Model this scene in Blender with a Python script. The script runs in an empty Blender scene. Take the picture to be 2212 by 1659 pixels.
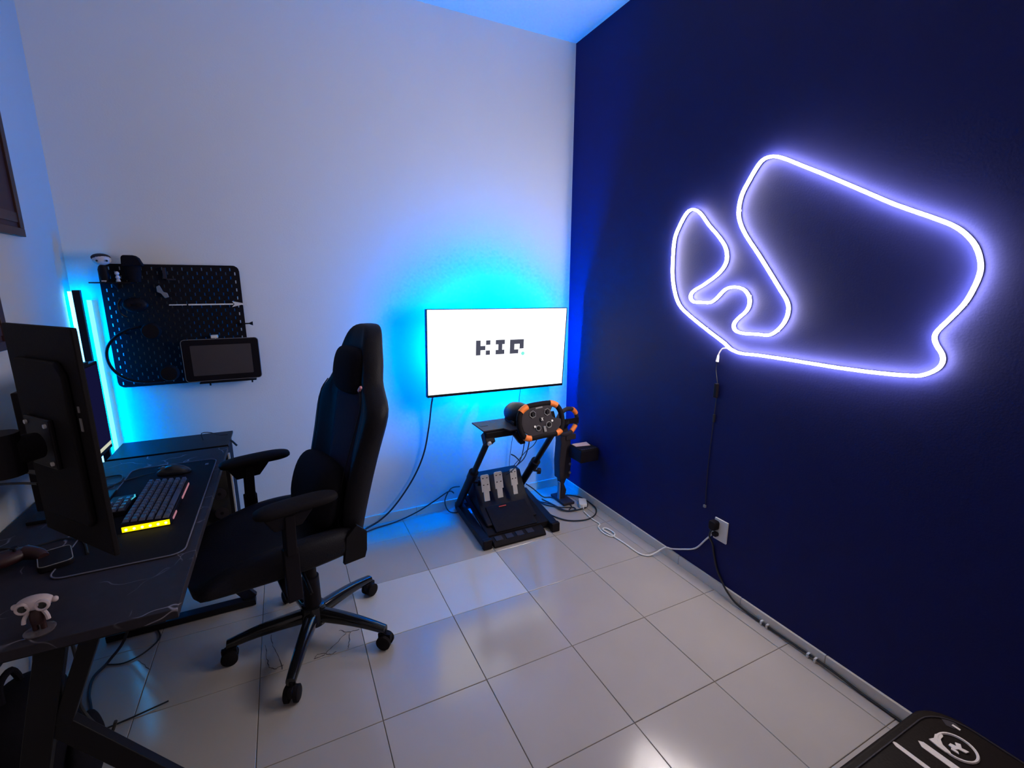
import bpy, bmesh, math, random
from mathutils import Vector, Matrix
random.seed(7)
sc = bpy.context.scene
C = sc.collection
R = math.radians
PI = math.pi
# ---------------------------------------------------------------- room constants (metres)
XR, XL, YB, YF, ZC = 2.068, -0.658, 1.833, -2.9, 3.036
# ---------------------------------------------------------------- camera
cd = bpy.data.cameras.new('camera'); cam = bpy.data.objects.new('camera', cd); C.objects.link(cam)
cd.sensor_fit = 'HORIZONTAL'; cd.sensor_width = 36.0; cd.lens = 36.0 * 1004.97 / 2212.0
cd.clip_start = 0.02; cd.clip_end = 50
yaw, pitch, roll = .457, .2119, .0023
fw = Vector((math.sin(yaw)*math.cos(pitch), math.cos(yaw)*math.cos(pitch), -math.sin(pitch)))
rt = fw.cross(Vector((0, 0, 1))).normalized(); up = rt.cross(fw)
r2 = rt*math.cos(roll) + up*math.sin(roll); u2 = -rt*math.sin(roll) + up*math.cos(roll)
M = Matrix((r2, u2, -fw)).transposed().to_4x4(); M.translation = Vector((.2059, -1.0289, 1.5218))
cam.matrix_world = M
sc.camera = cam
# ---------------------------------------------------------------- world (warm ambient fill, let in by leaving the room's rear open)
w = bpy.data.worlds.new('world'); sc.world = w; w.use_nodes = True
bg = w.node_tree.nodes['Background']
bg.inputs[0].default_value = (1.0, .80, .80, 1); bg.inputs[1].default_value = .25
# ---------------------------------------------------------------- exposure
sc.view_settings.view_transform = 'Standard'; sc.view_settings.look = 'None'
sc.view_settings.gamma = 1; sc.view_settings.use_curve_mapping = False
sc.view_settings.exposure = 0.0
# lamp strengths. The RGB strips are narrow-band blue+green LEDs: their colour lies outside the sRGB
# triangle, so its red coordinate is below zero, as the colorimetry of 470 + 520 nm diodes gives.
LED = (-.32, .27, 1.5)
LED_TV = (-.32, .145, 1.5)
S_TV, S_LAMP, S_NEON, S_SCREEN = 440.0, 70.0, 112.0, 2.2

# ================================================================ helpers
def mat(name, col, rough=.5, metal=0., noise=0., nscale=20., bump=0., bscale=60., spec=.5, coat=0.):
    m = bpy.data.materials.new(name); m.use_nodes = True
    nt = m.node_tree; b = nt.nodes['Principled BSDF']
    b.inputs['Base Color'].default_value = (*col, 1); b.inputs['Roughness'].default_value = rough
    b.inputs['Metallic'].default_value = metal
    b.inputs['Specular IOR Level'].default_value = spec
    if coat: b.inputs['Coat Weight'].default_value = coat
    tc = nt.nodes.new('ShaderNodeTexCoord')
    if noise:
        n = nt.nodes.new('ShaderNodeTexNoise'); n.inputs['Scale'].default_value = nscale; n.inputs['Detail'].default_value = 4
        mx = nt.nodes.new('ShaderNodeMix'); mx.data_type = 'RGBA'
        mx.inputs[6].default_value = (*[c*(1-noise) for c in col], 1); mx.inputs[7].default_value = (*[min(1, c*(1+noise)) for c in col], 1)
        nt.links.new(tc.outputs['Object'], n.inputs['Vector']); nt.links.new(n.outputs['Fac'], mx.inputs[0])
        nt.links.new(mx.outputs[2], b.inputs['Base Color'])
    if bump:
        n2 = nt.nodes.new('ShaderNodeTexNoise'); n2.inputs['Scale'].default_value = bscale; n2.inputs['Detail'].default_value = 3
        bp = nt.nodes.new('ShaderNodeBump'); bp.inputs['Strength'].default_value = bump; bp.inputs['Distance'].default_value = .01
        nt.links.new(tc.outputs['Object'], n2.inputs['Vector']); nt.links.new(n2.outputs['Fac'], bp.inputs['Height'])
        nt.links.new(bp.outputs['Normal'], b.inputs['Normal'])
    return m
def emit(name, col, s, twoside=True):
    m = bpy.data.materials.new(name); m.use_nodes = True; nt = m.node_tree
    nt.nodes.remove(nt.nodes['Principled BSDF']); e = nt.nodes.new('ShaderNodeEmission')
    e.inputs[0].default_value = (*col, 1); e.inputs[1].default_value = s
    nt.links.new(e.outputs[0], nt.nodes['Material Output'].inputs[0]); return m

class MB:
    """collects shapes, linked later as ONE mesh object"""
    def __init__(s): s.v = []; s.f = []
    def add(s, v, f):
        k = len(s.v); s.v += [Vector(p) for p in v]; s.f += [[i+k for i in q] for q in f]; return s
    def box(s, c, d, rot=None):
        h = [x/2 for x in d]; vs = [Vector((sx*h[0], sy*h[1], sz*h[2])) for sx in (-1, 1) for sy in (-1, 1) for sz in (-1, 1)]
        if rot is not None: vs = [rot @ p for p in vs]
        vs = [p+Vector(c) for p in vs]
        return s.add(vs, [(0, 1, 3, 2), (4, 6, 7, 5), (0, 4, 5, 1), (2, 3, 7, 6), (0, 2, 6, 4), (1, 5, 7, 3)])
    def bb(s, x0, x1, y0, y1, z0, z1): return s.box(((x0+x1)/2, (y0+y1)/2, (z0+z1)/2), (abs(x1-x0), abs(y1-y0), abs(z1-z0)))
    def cyl(s, a, b, r, rb=None, n=16, caps=True):
        a = Vector(a); b = Vector(b); rb = r if rb is None else rb; d = (b-a).normalized()
        q = d.to_track_quat('Z', 'Y'); v = []
        for p, rr in ((a, r), (b, rb)):
            for i in range(n): t = 2*PI*i/n; v.append(p+q @ Vector((rr*math.cos(t), rr*math.sin(t), 0)))
        f = [(i, (i+1) % n, n+(i+1) % n, n+i) for i in range(n)]
        if caps: f += [list(range(n))[::-1], list(range(n, 2*n))]
        return s.add(v, f)
    def bar(s, a, b, wd, ht, upv=(0, 0, 1)):
        """rectangular bar from a to b, wd sideways, ht along up"""
        a = Vector(a); b = Vector(b); d = (b-a).normalized(); sd = d.cross(Vector(upv)).normalized(); u = sd.cross(d)
        v = [p+sd*sx*wd/2+u*su*ht/2 for p in (a, b) for sx, su in ((-1, -1), (1, -1), (1, 1), (-1, 1))]
        return s.add(v, [(3, 2, 1, 0), (4, 5, 6, 7), (0, 1, 5, 4), (1, 2, 6, 5), (2, 3, 7, 6), (3, 0, 4, 7)])
    def tube(s, pts, r, n=8, closed=False, smooth=4, rr=None):
        pts = [Vector(p) for p in pts]
        if smooth > 1: pts = catmull(pts, smooth, closed)
        m = len(pts); v = []; f = []
        q = None; prev = None
        for i, p in enumerate(pts):
            if closed: d = pts[(i+1) % m]-pts[i-1]
            else: d = pts[min(i+1, m-1)]-pts[max(i-1, 0)]
            d.normalize()
            if q is None: q = d.to_track_quat('Z', 'Y')
            else: q = prev.rotation_difference(d) @ q
            prev = d.copy()
            ri = r if rr is None else rr(i/(m-1))
            for k in range(n): t = 2*PI*k/n; v.append(p+q @ Vector((ri*math.cos(t), ri*math.sin(t), 0)))
        for i in range(m if closed else m-1):
            j = (i+1) % m
            for k in range(n): f.append((i*n+k, i*n+(k+1) % n, j*n+(k+1) % n, j*n+k))
        if not closed: f += [list(range(n))[::-1], [(m-1)*n+k for k in range(n)]]
        return s.add(v, f)
    def prism(s, poly, fn, a, b):
        """poly of 2-D points, fn(u,v,w)->xyz, extruded w from a to b"""
        n = len(poly); v = [fn(u, q, a) for u, q in poly]+[fn(u, q, b) for u, q in poly]
        return s.add(v, [(i, (i+1) % n, n+(i+1) % n, n+i) for i in range(n)]+[list(range(n))[::-1], list(range(n, 2*n))])
    def loft(s, rings, caps=True, closed=True):
        n = len(rings[0]); v = [p for rg in rings for p in rg]; f = []
        for i in range(len(rings)-1):
            for k in range(n if closed else n-1): f.append((i*n+k, i*n+(k+1) % n, (i+1)*n+(k+1) % n, (i+1)*n+k))
        if caps and closed: f += [list(range(n))[::-1], [(len(rings)-1)*n+k for k in range(n)]]
        return s.add(v, f)
    def lathe(s, c, prof, n=20, axis='z', rot=None):
        """prof: (r, h) list round the axis through c"""
        rings = []
        for r, h in prof:
            rg = []
            for k in range(n):
                t = 2*PI*k/n; p = Vector((r*math.cos(t), r*math.sin(t), h))
                if axis == 'x': p = Vector((p.z, p.x, p.y))
                if axis == 'y': p = Vector((p.y, p.z, p.x))
                if rot is not None: p = rot @ p
                rg.append(p+Vector(c))
            rings.append(rg)
        return s.loft(rings)
    def ball(s, c, r, n=12, m=8, sc_=(1, 1, 1), rot=None):
        prof = [(max(1e-4, r*math.sin(PI*i/m)), -r*math.cos(PI*i/m)) for i in range(m+1)]
        rings = []
        for rr, h in prof:
            rg = []
            for k in range(n):
                t = 2*PI*k/n; p = Vector((rr*math.cos(t)*sc_[0], rr*math.sin(t)*sc_[1], h*sc_[2]))
                if rot is not None: p = rot @ p
                rg.append(p+Vector(c))
            rings.append(rg)
        return s.loft(rings)
def catmull(P, n, closed=False):
    out = []; m = len(P)
    for i in range(m if closed else m-1):
        if closed: a, b, c, d = P[i-1], P[i], P[(i+1) % m], P[(i+2) % m]
        else: a, b, c, d = P[max(i-1, 0)], P[i], P[i+1], P[min(i+2, m-1)]
        for k in range(n):
            t = k/n; out.append(.5*((2*b)+(c-a)*t+(2*a-5*b+4*c-d)*t*t+(3*b-a-3*c+d)*t**3))
    if not closed: out.append(P[-1])
    return out

ROOT = {}
def tag(o, label=None, cat=None, group=None, kind=None):
    if label: o['label'] = label
    if cat: o['category'] = cat
    if group: o['group'] = group
    if kind: o['kind'] = kind
    return o
def thing(name, label, cat, loc=(0, 0, 0), rz=0., group=None):
    o = bpy.data.objects.new(name, None); C.objects.link(o); o.empty_display_size = .05
    m = Matrix.Translation(Vector(loc)) @ Matrix.Rotation(rz, 4, 'Z'); o.matrix_world = m; ROOT[o.name] = m
    return tag(o, label, cat, group)
def build(name, mb, m, parent=None, local=False, smooth=False, bevel=0., subd=0, label=None, flat_angle=None, origin=None):
    """links the collected shapes as one mesh object; world coordinates unless local"""
    me = bpy.data.meshes.new(name)
    vs = mb.v
    inv = None
    if parent is not None:
        ROOT_m = ROOT[parent.name]
        if not local: inv = ROOT_m.inverted(); vs = [inv @ p for p in vs]
    elif origin is None and vs:
        xs = [p.x for p in vs]; ys = [p.y for p in vs]; zs = [p.z for p in vs]
        origin = Vector(((min(xs)+max(xs))/2, (min(ys)+max(ys))/2, min(zs)))
    if parent is None: vs = [p-Vector(origin) for p in vs]
    me.from_pydata([tuple(p) for p in vs], [], mb.f); me.validate()
    bm = bmesh.new(); bm.from_mesh(me); bmesh.ops.recalc_face_normals(bm, faces=bm.faces); bm.to_mesh(me); bm.free()
    me.materials.append(m)
    o = bpy.data.objects.new(name, me); C.objects.link(o)
    if parent is not None: o.parent = parent; ROOT[o.name] = ROOT[parent.name]
    else: o.location = origin; ROOT[o.name] = Matrix.Translation(Vector(origin))
    if smooth or subd or bevel:
        for p in me.polygons: p.use_smooth = True
    if bevel:
        md = o.modifiers.new('bevel', 'BEVEL'); md.width = bevel; md.segments = 2; md.limit_method = 'ANGLE'; md.angle_limit = R(40)
        md.harden_normals = True
    if subd:
        md = o.modifiers.new('sub', 'SUBSURF'); md.levels = subd; md.render_levels = subd
    if smooth and not subd and not bevel: me.set_sharp_from_angle(angle=R(40))
    if label: o['label'] = label
    return o
def solo(name, mb, m, label, cat, group=None, **k):
    return tag(build(name, mb, m, **k), label, cat, group)
def cable(name, label, pts, r, m, smooth=6, n=8):
    return solo(name, MB().tube(pts, r, n=n, smooth=smooth), m, label, 'cable', smooth=True)
def rrect(w_, h_, r, n=4):
    out = []
    for cx, cy, a0 in ((w_/2-r, h_/2-r, 0), (-w_/2+r, h_/2-r, 90), (-w_/2+r, -h_/2+r, 180), (w_/2-r, -h_/2+r, 270)):
        for k in range(n+1): t = R(a0+90*k/n); out.append((cx+r*math.cos(t), cy+r*math.sin(t)))
    return out

# ================================================================ materials
m_wall = mat('white_wall_paint', (.80, .80, .80), .75, noise=.02, nscale=3, bump=.05, bscale=120)
m_ceil = mat('ceiling_paint', (.80, .80, .80), .85, noise=.02, nscale=3)
m_navy = mat('navy_wall_paint', (.0055, .0080, .076), .66, noise=.10, nscale=5, bump=.06, bscale=140, spec=.2)
m_base = mat('cream_skirting', (.72, .66, .58), .35, noise=.04, nscale=10)
m_grout = mat('grout', (.16, .12, .09), .9, noise=.3, nscale=15)
m_crack = mat('crack_dirt', (.06, .045, .05), .9)
m_black = mat('black_plastic', (.009, .007, .010), .45, spec=.12)
m_matte = mat('matte_black', (.012, .010, .012), .65, bump=.05, bscale=200, spec=.06)
m_gloss = mat('gloss_black', (.008, .008, .01), .12)
m_metal = mat('black_steel', (.010, .009, .011), .42, metal=0, noise=.1, spec=.12)
m_leather = mat('black_leather', (.011, .010, .014), .52, spec=.11, noise=.15, nscale=30, bump=.12, bscale=180)
m_fabric = mat('dark_fabric', (.026, .024, .045), .85, spec=.1, noise=.15, nscale=90, bump=.25, bscale=400)
m_velour = mat('cushion_velour', (.009, .008, .012), .9, spec=.08, noise=.2, nscale=60, bump=.2, bscale=300)
m_cable = mat('black_rubber', (.010, .010, .014), .5)
m_white = mat('white_plastic', (.78, .76, .74), .4)
m_grey = mat('grey_plastic', (.22, .21, .22), .45)
m_dgrey = mat('dark_grey_plastic', (.030, .024, .031), .55, noise=.1, spec=.18)
m_steel = mat('brushed_steel', (.72, .69, .69), .38, metal=.35, noise=.1, nscale=60)
m_orange = mat('orange_grip', (.95, .22, .03), .55)
m_red = mat('red_label', (.6, .05, .05), .5)
m_pink = mat('pink_trim', (.75, .30, .34), .5)
m_frame = mat('dark_red_wood', (.045, .014, .012), .5, noise=.4, nscale=12)
m_art = mat('dark_red_print', (.030, .004, .006), .6, noise=.6, nscale=6)
m_paper = mat('warm_paper', (.75, .50, .42), .7)
m_glass = mat('dark_screen_glass', (.010, .009, .010), .18)
m_tablet = mat('tablet_glass', (.055, .045, .048), .4)
m_logo = mat('logo_grey', (.10, .10, .12), .6)
m_stitch = mat('grey_stitching', (.13, .125, .17), .8)
m_mousemat = mat('mousemat_cloth', (.009, .009, .014), .8, spec=.1, noise=.15, nscale=200)
m_brown = mat('dark_maroon_plastic', (.030, .006, .008), .5)
# floor tile: pale glazed ceramic with faint mottling, its glaze slightly wavy
m_tile = mat('floor_tile', (.42, .375, .345), .16, noise=.06, nscale=4, bump=.035, bscale=9, spec=.5)
# desk top: dark stone laminate with thin pale veins
m_desk = mat('desk_stone', (.028, .024, .031), .55, spec=.12, noise=.25, nscale=30)
nt = m_desk.node_tree; b = nt.nodes['Principled BSDF']
old = b.inputs['Base Color'].links[0].from_socket
tc = nt.nodes.new('ShaderNodeTexCoord'); nz = nt.nodes.new('ShaderNodeTexNoise'); nz.inputs['Scale'].default_value = 5
add = nt.nodes.new('ShaderNodeVectorMath'); add.operation = 'MULTIPLY_ADD'; add.inputs[1].default_value = (.35, .35, .35)
vo = nt.nodes.new('ShaderNodeTexVoronoi'); vo.feature = 'DISTANCE_TO_EDGE'; vo.inputs['Scale'].default_value = 5.5
rp = nt.nodes.new('ShaderNodeValToRGB'); rp.color_ramp.elements[0].position = 0; rp.color_ramp.elements[0].color = (1, 1, 1, 1)
rp.color_ramp.elements[1].position = .016; rp.color_ramp.elements[1].color = (0, 0, 0, 1)
nm = nt.nodes.new('ShaderNodeTexNoise'); nm.inputs['Scale'].default_value = 7
rm = nt.nodes.new('ShaderNodeValToRGB'); rm.color_ramp.elements[0].position = .47; rm.color_ramp.elements[1].position = .62
mul = nt.nodes.new('ShaderNodeMath'); mul.operation = 'MULTIPLY'
mx = nt.nodes.new('ShaderNodeMix'); mx.data_type = 'RGBA'; mx.inputs[7].default_value = (.30, .27, .32, 1)
L = nt.links.new
L(tc.outputs['Object'], nz.inputs['Vector']); L(nz.outputs['Color'], add.inputs[0]); L(tc.outputs['Object'], add.inputs[2])
L(add.outputs[0], vo.inputs['Vector']); L(vo.outputs['Distance'], rp.inputs[0]); L(tc.outputs['Object'], nm.inputs['Vector'])
L(nm.outputs['Fac'], rm.inputs[0]); L(rp.outputs[0], mul.inputs[0]); L(rm.outputs[0], mul.inputs[1]); L(mul.outputs[0], mx.inputs[0])
L(old, mx.inputs[6]); L(mx.outputs[2], b.inputs['Base Color'])
def led_emit(name, col, s):
    # wide-gamut LED colour: the part outside the sRGB triangle is a second emission of negative strength
    m = emit(name, [max(0, c) for c in col], s); nt = m.node_tree
    e2 = nt.nodes.new('ShaderNodeEmission'); e2.inputs[0].default_value = (*[max(0, -c) for c in col], 1); e2.inputs[1].default_value = -s
    ad = nt.nodes.new('ShaderNodeAddShader'); out = nt.nodes['Material Output']
    nt.links.new(out.inputs[0].links[0].from_socket, ad.inputs[0]); nt.links.new(e2.outputs[0], ad.inputs[1]); nt.links.new(ad.outputs[0], out.inputs[0])
    return m
e_neon = emit('neon_white', (1.0, .90, .85), S_NEON)
e_tvled = led_emit('tv_led', LED_TV, S_TV)
e_lamp = led_emit('lamp_led', LED, S_LAMP)
e_screen = emit('tv_white', (.93, .96, 1.0), S_SCREEN)
e_logo = emit('tv_logo_ink', (.075, .078, .115), 1.0)
e_dot = emit('tv_logo_dot', (.25, .95, .80), 1.0)
e_yellow = emit('keyboard_yellow', (1.0, .72, .0), 1.6)
e_yhot = emit('keyboard_led', (1.0, .95, .25), 3.0)
e_pinkl = emit('keyboard_pink', (.75, .32, .42), .5)
e_cyanm = emit('cyan_mark', (.10, .75, .95), .6)
e_task = emit('taskbar_light', (.80, .80, .62), .75)
e_mon = emit('monitor_dim', (.006, .006, .035), 1.0)
e_bar = emit('lamp_core', (.10, .44, .9), 8.0)
e_wallglow = emit('wall_glow_cyan', (.30, 1.05, 1.3), 1.0)

# ================================================================ the room
def struct(name, mb, m, **k): return tag(build(name, mb, m, **k), kind='structure')
floor = struct('floor', MB().bb(XL-.1, XR+.1, YF, YB+.1, -.12, -.0035), m_grout, origin=(0, 0, 0))
T = .4; G = .0022
def tile_mesh(x0, x1, y0, y1):
    mb = MB(); bv = .0015
    lo = [(x0, y0), (x1, y0), (x1, y1), (x0, y1)]; hi = [(x0+bv, y0+bv), (x1-bv, y0+bv), (x1-bv, y1-bv), (x0+bv, y1-bv)]
    v = [(x, y, -.01) for x, y in lo]+[(x, y, -.0012) for x, y in lo]+[(x, y, 0) for x, y in hi]
    f = [(0, 1, 5, 4), (1, 2, 6, 5), (2, 3, 7, 6), (3, 0, 4, 7), (4, 5, 9, 8), (5, 6, 10, 9), (6, 7, 11, 10), (7, 4, 8, 11), (8, 9, 10, 11)]
    return mb.add(v, f)
cols = [(XL, -.4)]+[(i*T, (i+1)*T) for i in range(-1, 4)]+[(1.6, 1.989), (1.989, XR)]
rows = [(j*T, (j+1)*T) for j in range(-7, 4)]+[(1.6, YB)]
shared = {}
m_tile2 = mat('floor_tile_pale', (.58, .56, .54), .14, noise=.05, nscale=4, bump=.035, bscale=9, spec=.5)   # two tiles given a paler colour
for x0, x1 in cols:
    for y0, y1 in rows:
        wx, wy = x1-x0, y1-y0; key = (round(wx, 3), round(wy, 3))
        cx, cy = (x0+x1)/2, (y0+y1)/2
        if key not in shared:
            t = build('tile', tile_mesh(-wx/2+G/2, wx/2-G/2, -wy/2+G/2, wy/2-G/2), m_tile, floor, local=True); shared[key] = t
        else:
            t = shared[key].copy(); C.objects.link(t); t.parent = floor
        t.location = (cx, cy, 0)
        if min(wx, wy) > .15:                                  # hand-laid: each a hair out of level
            t.rotation_euler = (R(random.uniform(-.10, .10)), R(random.uniform(-.10, .10)), 0)
        if abs(cy-1.0) < .1 and (abs(cx-.6) < .1 or abs(cx-1.0) < .1):
            t.data = t.data.copy(); t.data.materials[0] = m_tile2
CR = [[(0.31, 0.934), (0.328, 0.918), (0.353, 0.902), (0.392, 0.902)], [(0.353, 0.902), (0.339, 0.836), (0.331, 0.804)],
      [(0.333, 0.9), (0.285, 0.855), (0.245, 0.818), (0.21, 0.828)], [(0.037, 1.036), (0.043, 0.959), (0.067, 0.884), (0.079, 0.806)],
      [(0.016, 0.98), (0.022, 0.893), (0.033, 0.841), (0.058, 0.819), (0.084, 0.83)], [(-0.452, 1.114), (-0.432, 1.088), (-0.399, 1.039)],
      [(0.245, .818), (.262, .804), (.285, .809)], [(.21, .826), (.2, .806), (.24, .812)]]
for cr in CR:
    mb = MB(); pts = []
    for a, b_ in zip(cr, cr[1:]):
        for k in range(4): t = k/4; pts.append((a[0]+(b_[0]-a[0])*t+random.uniform(-.003, .003), a[1]+(b_[1]-a[1])*t+random.uniform(-.003, .003)))
    pts.append(cr[-1])
    for a, b_ in zip(pts, pts[1:]): mb.bar((a[0], a[1], .0008), (b_[0], b_[1], .0008), random.uniform(.0012, .003), .0006)
    build('crack', mb, m_crack, floor)
struct('ceiling', MB().bb(XL-.1, XR+.1, YF, YB+.1, ZC, ZC+.1), m_ceil)
struct('wall_back', MB().bb(XL-.1, XR+.1, YB, YB+.1, -.1, ZC), m_wall)
struct('wall_left', MB().bb(XL-.1, XL, YF, YB, -.1, ZC), mat('wall_paint_darkened', (.50, .49, .49), .8, noise=.02, nscale=3))  # same paint as the back wall, darkened in colour to dim this side
struct('wall_right', MB().bb(XR, XR+.1, YF, YB, -.1, ZC), m_navy)
# skirting tiles: pieces with thin joints
def skirting(name, a, b_, ax, n):
    root = None
    for k in range(n):
        s0 = a+(b_-a)*k/n+.0012; s1 = a+(b_-a)*(k+1)/n-.0012
        if ax == 'back': mb = MB().bb(s0, s1, YB-.010, YB+.002, .0, .062)
        elif ax == 'right': mb = MB().bb(XR-.010, XR+.002, s0, s1, .0, .052)
        else: mb = MB().bb(XL-.002, XL+.010, s0, s1, .0, .055)
        if k == 0: root = struct(name, mb, m_base, bevel=.0015)
        else: build('tile', mb, m_base, root, bevel=.0015)
skirting('baseboard_back', XL+.010, XR-.010, 'back', 7)
skirting('baseboard_right', YF, YB-.010, 'right', 12)
skirting('baseboard_left', YF, YB-.010, 'left', 12)

# ================================================================ neon sign on the navy wall
NEON = [(0.441,1.23),(0.481,1.255),(0.596,1.312),(0.734,1.387),(0.791,1.441),(0.827,1.527),(0.84,1.613),(0.841,1.74),(0.816,1.804),(0.778,1.86),(0.747,1.878),(0.715,1.874),(0.681,1.852),(0.63,1.797),(0.57,1.742),(0.527,1.693),(0.51,1.648),(0.517,1.607),(0.555,1.565),(0.629,1.519),(0.687,1.49),(0.705,1.46),(0.681,1.437),(0.63,1.436),(0.575,1.438),(0.539,1.464),(0.5,1.5),(0.451,1.51),(0.406,1.501),(0.377,1.472),(0.369,1.439),(0.382,1.405),(0.421,1.369),(0.438,1.341),(0.424,1.316),(0.379,1.308),(0.312,1.311),(0.26,1.312),(0.228,1.333),(0.2,1.37),(0.189,1.412),(0.198,1.453),(0.236,1.503),(0.299,1.582),(0.354,1.65),(0.421,1.729),(0.459,1.789),(0.472,1.84),(0.464,1.902),(0.433,1.959),(0.399,2.009),(0.371,2.029),(0.329,2.028),(0.28,2.009),(0.207,1.969),(0.104,1.913),(-0.019,1.843),(-0.13,1.78),(-0.229,1.731),(-0.288,1.7),(-0.324,1.672),(-0.354,1.634),(-0.372,1.589),(-0.376,1.551),(-0.367,1.502),(-0.354,1.464),(-0.328,1.419),(-0.305,1.383),(-0.299,1.361),(-0.307,1.338),(-0.327,1.308),(-0.331,1.282),(-0.32,1.259),(-0.292,1.238),(-0.257,1.229),(-0.164,1.222),(-0.023,1.219),(0.141,1.221),(0.292,1.221),(0.385,1.218)]
neon = thing('neon_sign', 'glowing white neon tube in the shape of a racing circuit on the navy wall', 'neon sign', (XR-.005, .25, 1.22))
build('halo_shield', MB().tube([(XR-.0075, y, z) for y, z in NEON], .0048, n=10, closed=True, smooth=3), mat('pale_shield', (.85, .85, .86), .6), neon, smooth=True)  # backing strip added behind the tube to shield the wall and narrow its halo
build('tube', MB().tube([(XR-.0175, y, z) for y, z in NEON], .0056, n=8, closed=True, smooth=3), e_neon, neon, smooth=True)
clips = MB()
for i in range(2, len(NEON), 9):
    y, z = NEON[i]; build('clip', MB().bb(XR-.020, XR-.0005, y-.004, y+.004, z-.004, z+.004), m_white, neon)

# ================================================================ television with back light
tvx0, tvx1, tvz0, tvz1 = .962, 1.932, .832, 1.372
tyt, tyb = YB-.190, YB-.150                        # leans forward at the top
def tvp(u, v, w_):
    """u 0..1 across, v 0..1 up, w_ metres towards the wall"""
    return Vector((tvx0+(tvx1-tvx0)*u, tyb+(tyt-tyb)*v+w_, tvz0+(tvz1-tvz0)*v-.010*(u-.5)*1.0))
def tvbox(mb, u0, u1, v0, v1, w0, w1):
    v = [tvp(u, q, w_) for u in (u0, u1) for q in (v0, v1) for w_ in (w0, w1)]
    return mb.add(v, [(0, 1, 3, 2), (4, 6, 7, 5), (0, 4, 5, 1), (2, 3, 7, 6), (0, 2, 6, 4), (1, 5, 7, 3)])
tv = thing('television', 'wall-mounted flat television showing a white screen with a grey logo', 'television', ((tvx0+tvx1)/2, YB, tvz0))
build('case', tvbox(MB(), 0, 1, 0, 1, .002, .032), m_black, tv, bevel=.002)
build('back_housing', tvbox(MB(), .19, .81, .22, .80, .032, .080), m_black, tv, bevel=.008)
build('wall_bracket', tvbox(MB(), .38, .62, .3, .65, .075, .14), m_metal, tv)
bz = MB(); tvbox(bz, 0, .0055, 0, 1, -.003, .004); tvbox(bz, .9945, 1, 0, 1, -.003, .004); tvbox(bz, .0055, .9945, .992, 1, -.003, .004); tvbox(bz, .0055, .9945, 0, .030, -.005, .004)
build('bezel', bz, m_gloss, tv, bevel=.001)
scr = build('screen', tvbox(MB(), .0055, .9945, .030, .992, 0, .003), e_screen, tv)
# led strips behind the panel, lighting the wall
for (u0, u1, v0, v1) in ((.19, .81, .801, .806), (.19, .81, .214, .219), (.1865, .1895, .22, .80), (.8105, .8135, .22, .80)):
    build('led_strip', tvbox(MB(), u0, u1, v0, v1, .050, .072), e_tvled, tv)
def tvpoly(polys, m, nm):
    mb = MB()
    for poly in polys:
        n = len(poly)
        def P(x, z, w_):
            u = (x-.962)/(1.932-.962); v = (z-.846)/(1.368-.846); v = .03+v*.962; return tvp(u, v, w_)
        mb.add([P(x, z, -.0010) for x, z in poly]+[P(x, z, .0005) for x, z in poly], [(i, (i+1) % n, n+(i+1) % n, n+i) for i in range(n)]+[list(range(n))[::-1], list(range(n, 2*n))])
    return build(nm, mb, m, scr)
def rc(x0, x1, z0, z1): return [(x0, z0), (x1, z0), (x1, z1), (x0, z1)]
tvpoly([rc(1.277, 1.308, 1.079, 1.174), rc(1.308, 1.341, 1.111, 1.1385), rc(1.345, 1.375, 1.144, 1.173), rc(1.344, 1.373, 1.079, 1.108)], e_logo, 'letter_k')
tvpoly([rc(1.412, 1.476, 1.144, 1.173), rc(1.430, 1.458, 1.108, 1.144), rc(1.412, 1.474, 1.079, 1.108)], e_logo, 'letter_i')
tvpoly([rc(1.513, 1.545, 1.078, 1.171), rc(1.545, 1.613, 1.141, 1.171), rc(1.583, 1.613, 1.109, 1.141), rc(1.545, 1.575, 1.078, 1.105)], e_logo, 'letter_c')
tvpoly([[(1.609+.0125*math.cos(t*PI/8), 1.076+.0125*math.sin(t*PI/8)) for t in range(16)]], e_dot, 'logo_dot')

# ================================================================ gaming chair (own frame: +X forwards, +Y the side nearest the camera)
ch = thing('gaming_chair', 'black leather gaming chair with lumbar cushion standing between desk and television', 'chair', (.215, .94, 0), R(195))
LV = [  # z, rear x, half width, front of wings, front of centre
    (.47, -.150, .175, .045, .040), (.52, -.158, .205, .070, .055), (.60, -.168, .222, .095, .058), (.70, -.190, .235, .112, .055),
    (.80, -.214, .245, .112, .055), (.90, -.238, .258, .106, .055), (1.00, -.262, .282, .104, .055), (1.06, -.276, .282, .100, .056),
    (1.11, -.288, .225, .092, .060), (1.15, -.298, .175, .090, .064), (1.21, -.312, .165, .088, .068), (1.26, -.322, .138, .086, .070),
    (1.30, -.330, .118, .083, .070), (1.34, -.338, .102, .076, .068), (1.370, -.346, .072, .066, .064), (1.383, -.348, .03, .05, .055)]
def wing(u): a = max(0., (abs(u)-.46)/.34); return min(1., a)**1.5
rings = []
for z, xr, hw, wf, cf in LV:
    rg = []; hw = hw*1.07; z = .47+(z-.47)*.972; xr = xr-.006
    for k in range(15):
        u = -1+2*k/14
        x = xr+cf+(wf-cf)*wing(u)
        if abs(u) > .99: x = xr+wf*.55
        rg.append((x, u*hw, z))
    for k in range(9):
        u = .90-1.80*k/8; rg.append((xr-.012+.010*u**4, u*hw, z))
    rings.append(rg)
build('backrest', MB().loft(rings), m_leather, ch, local=True, subd=1)
pn = MB(); prs = []
for z, xr, hw, wf, cf in LV[1:9]: prs.append([(xr+cf+.0035-.010*(abs(-1+k/3)**3), (-.46+.92*k/6)*hw, z) for k in range(7)])
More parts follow.
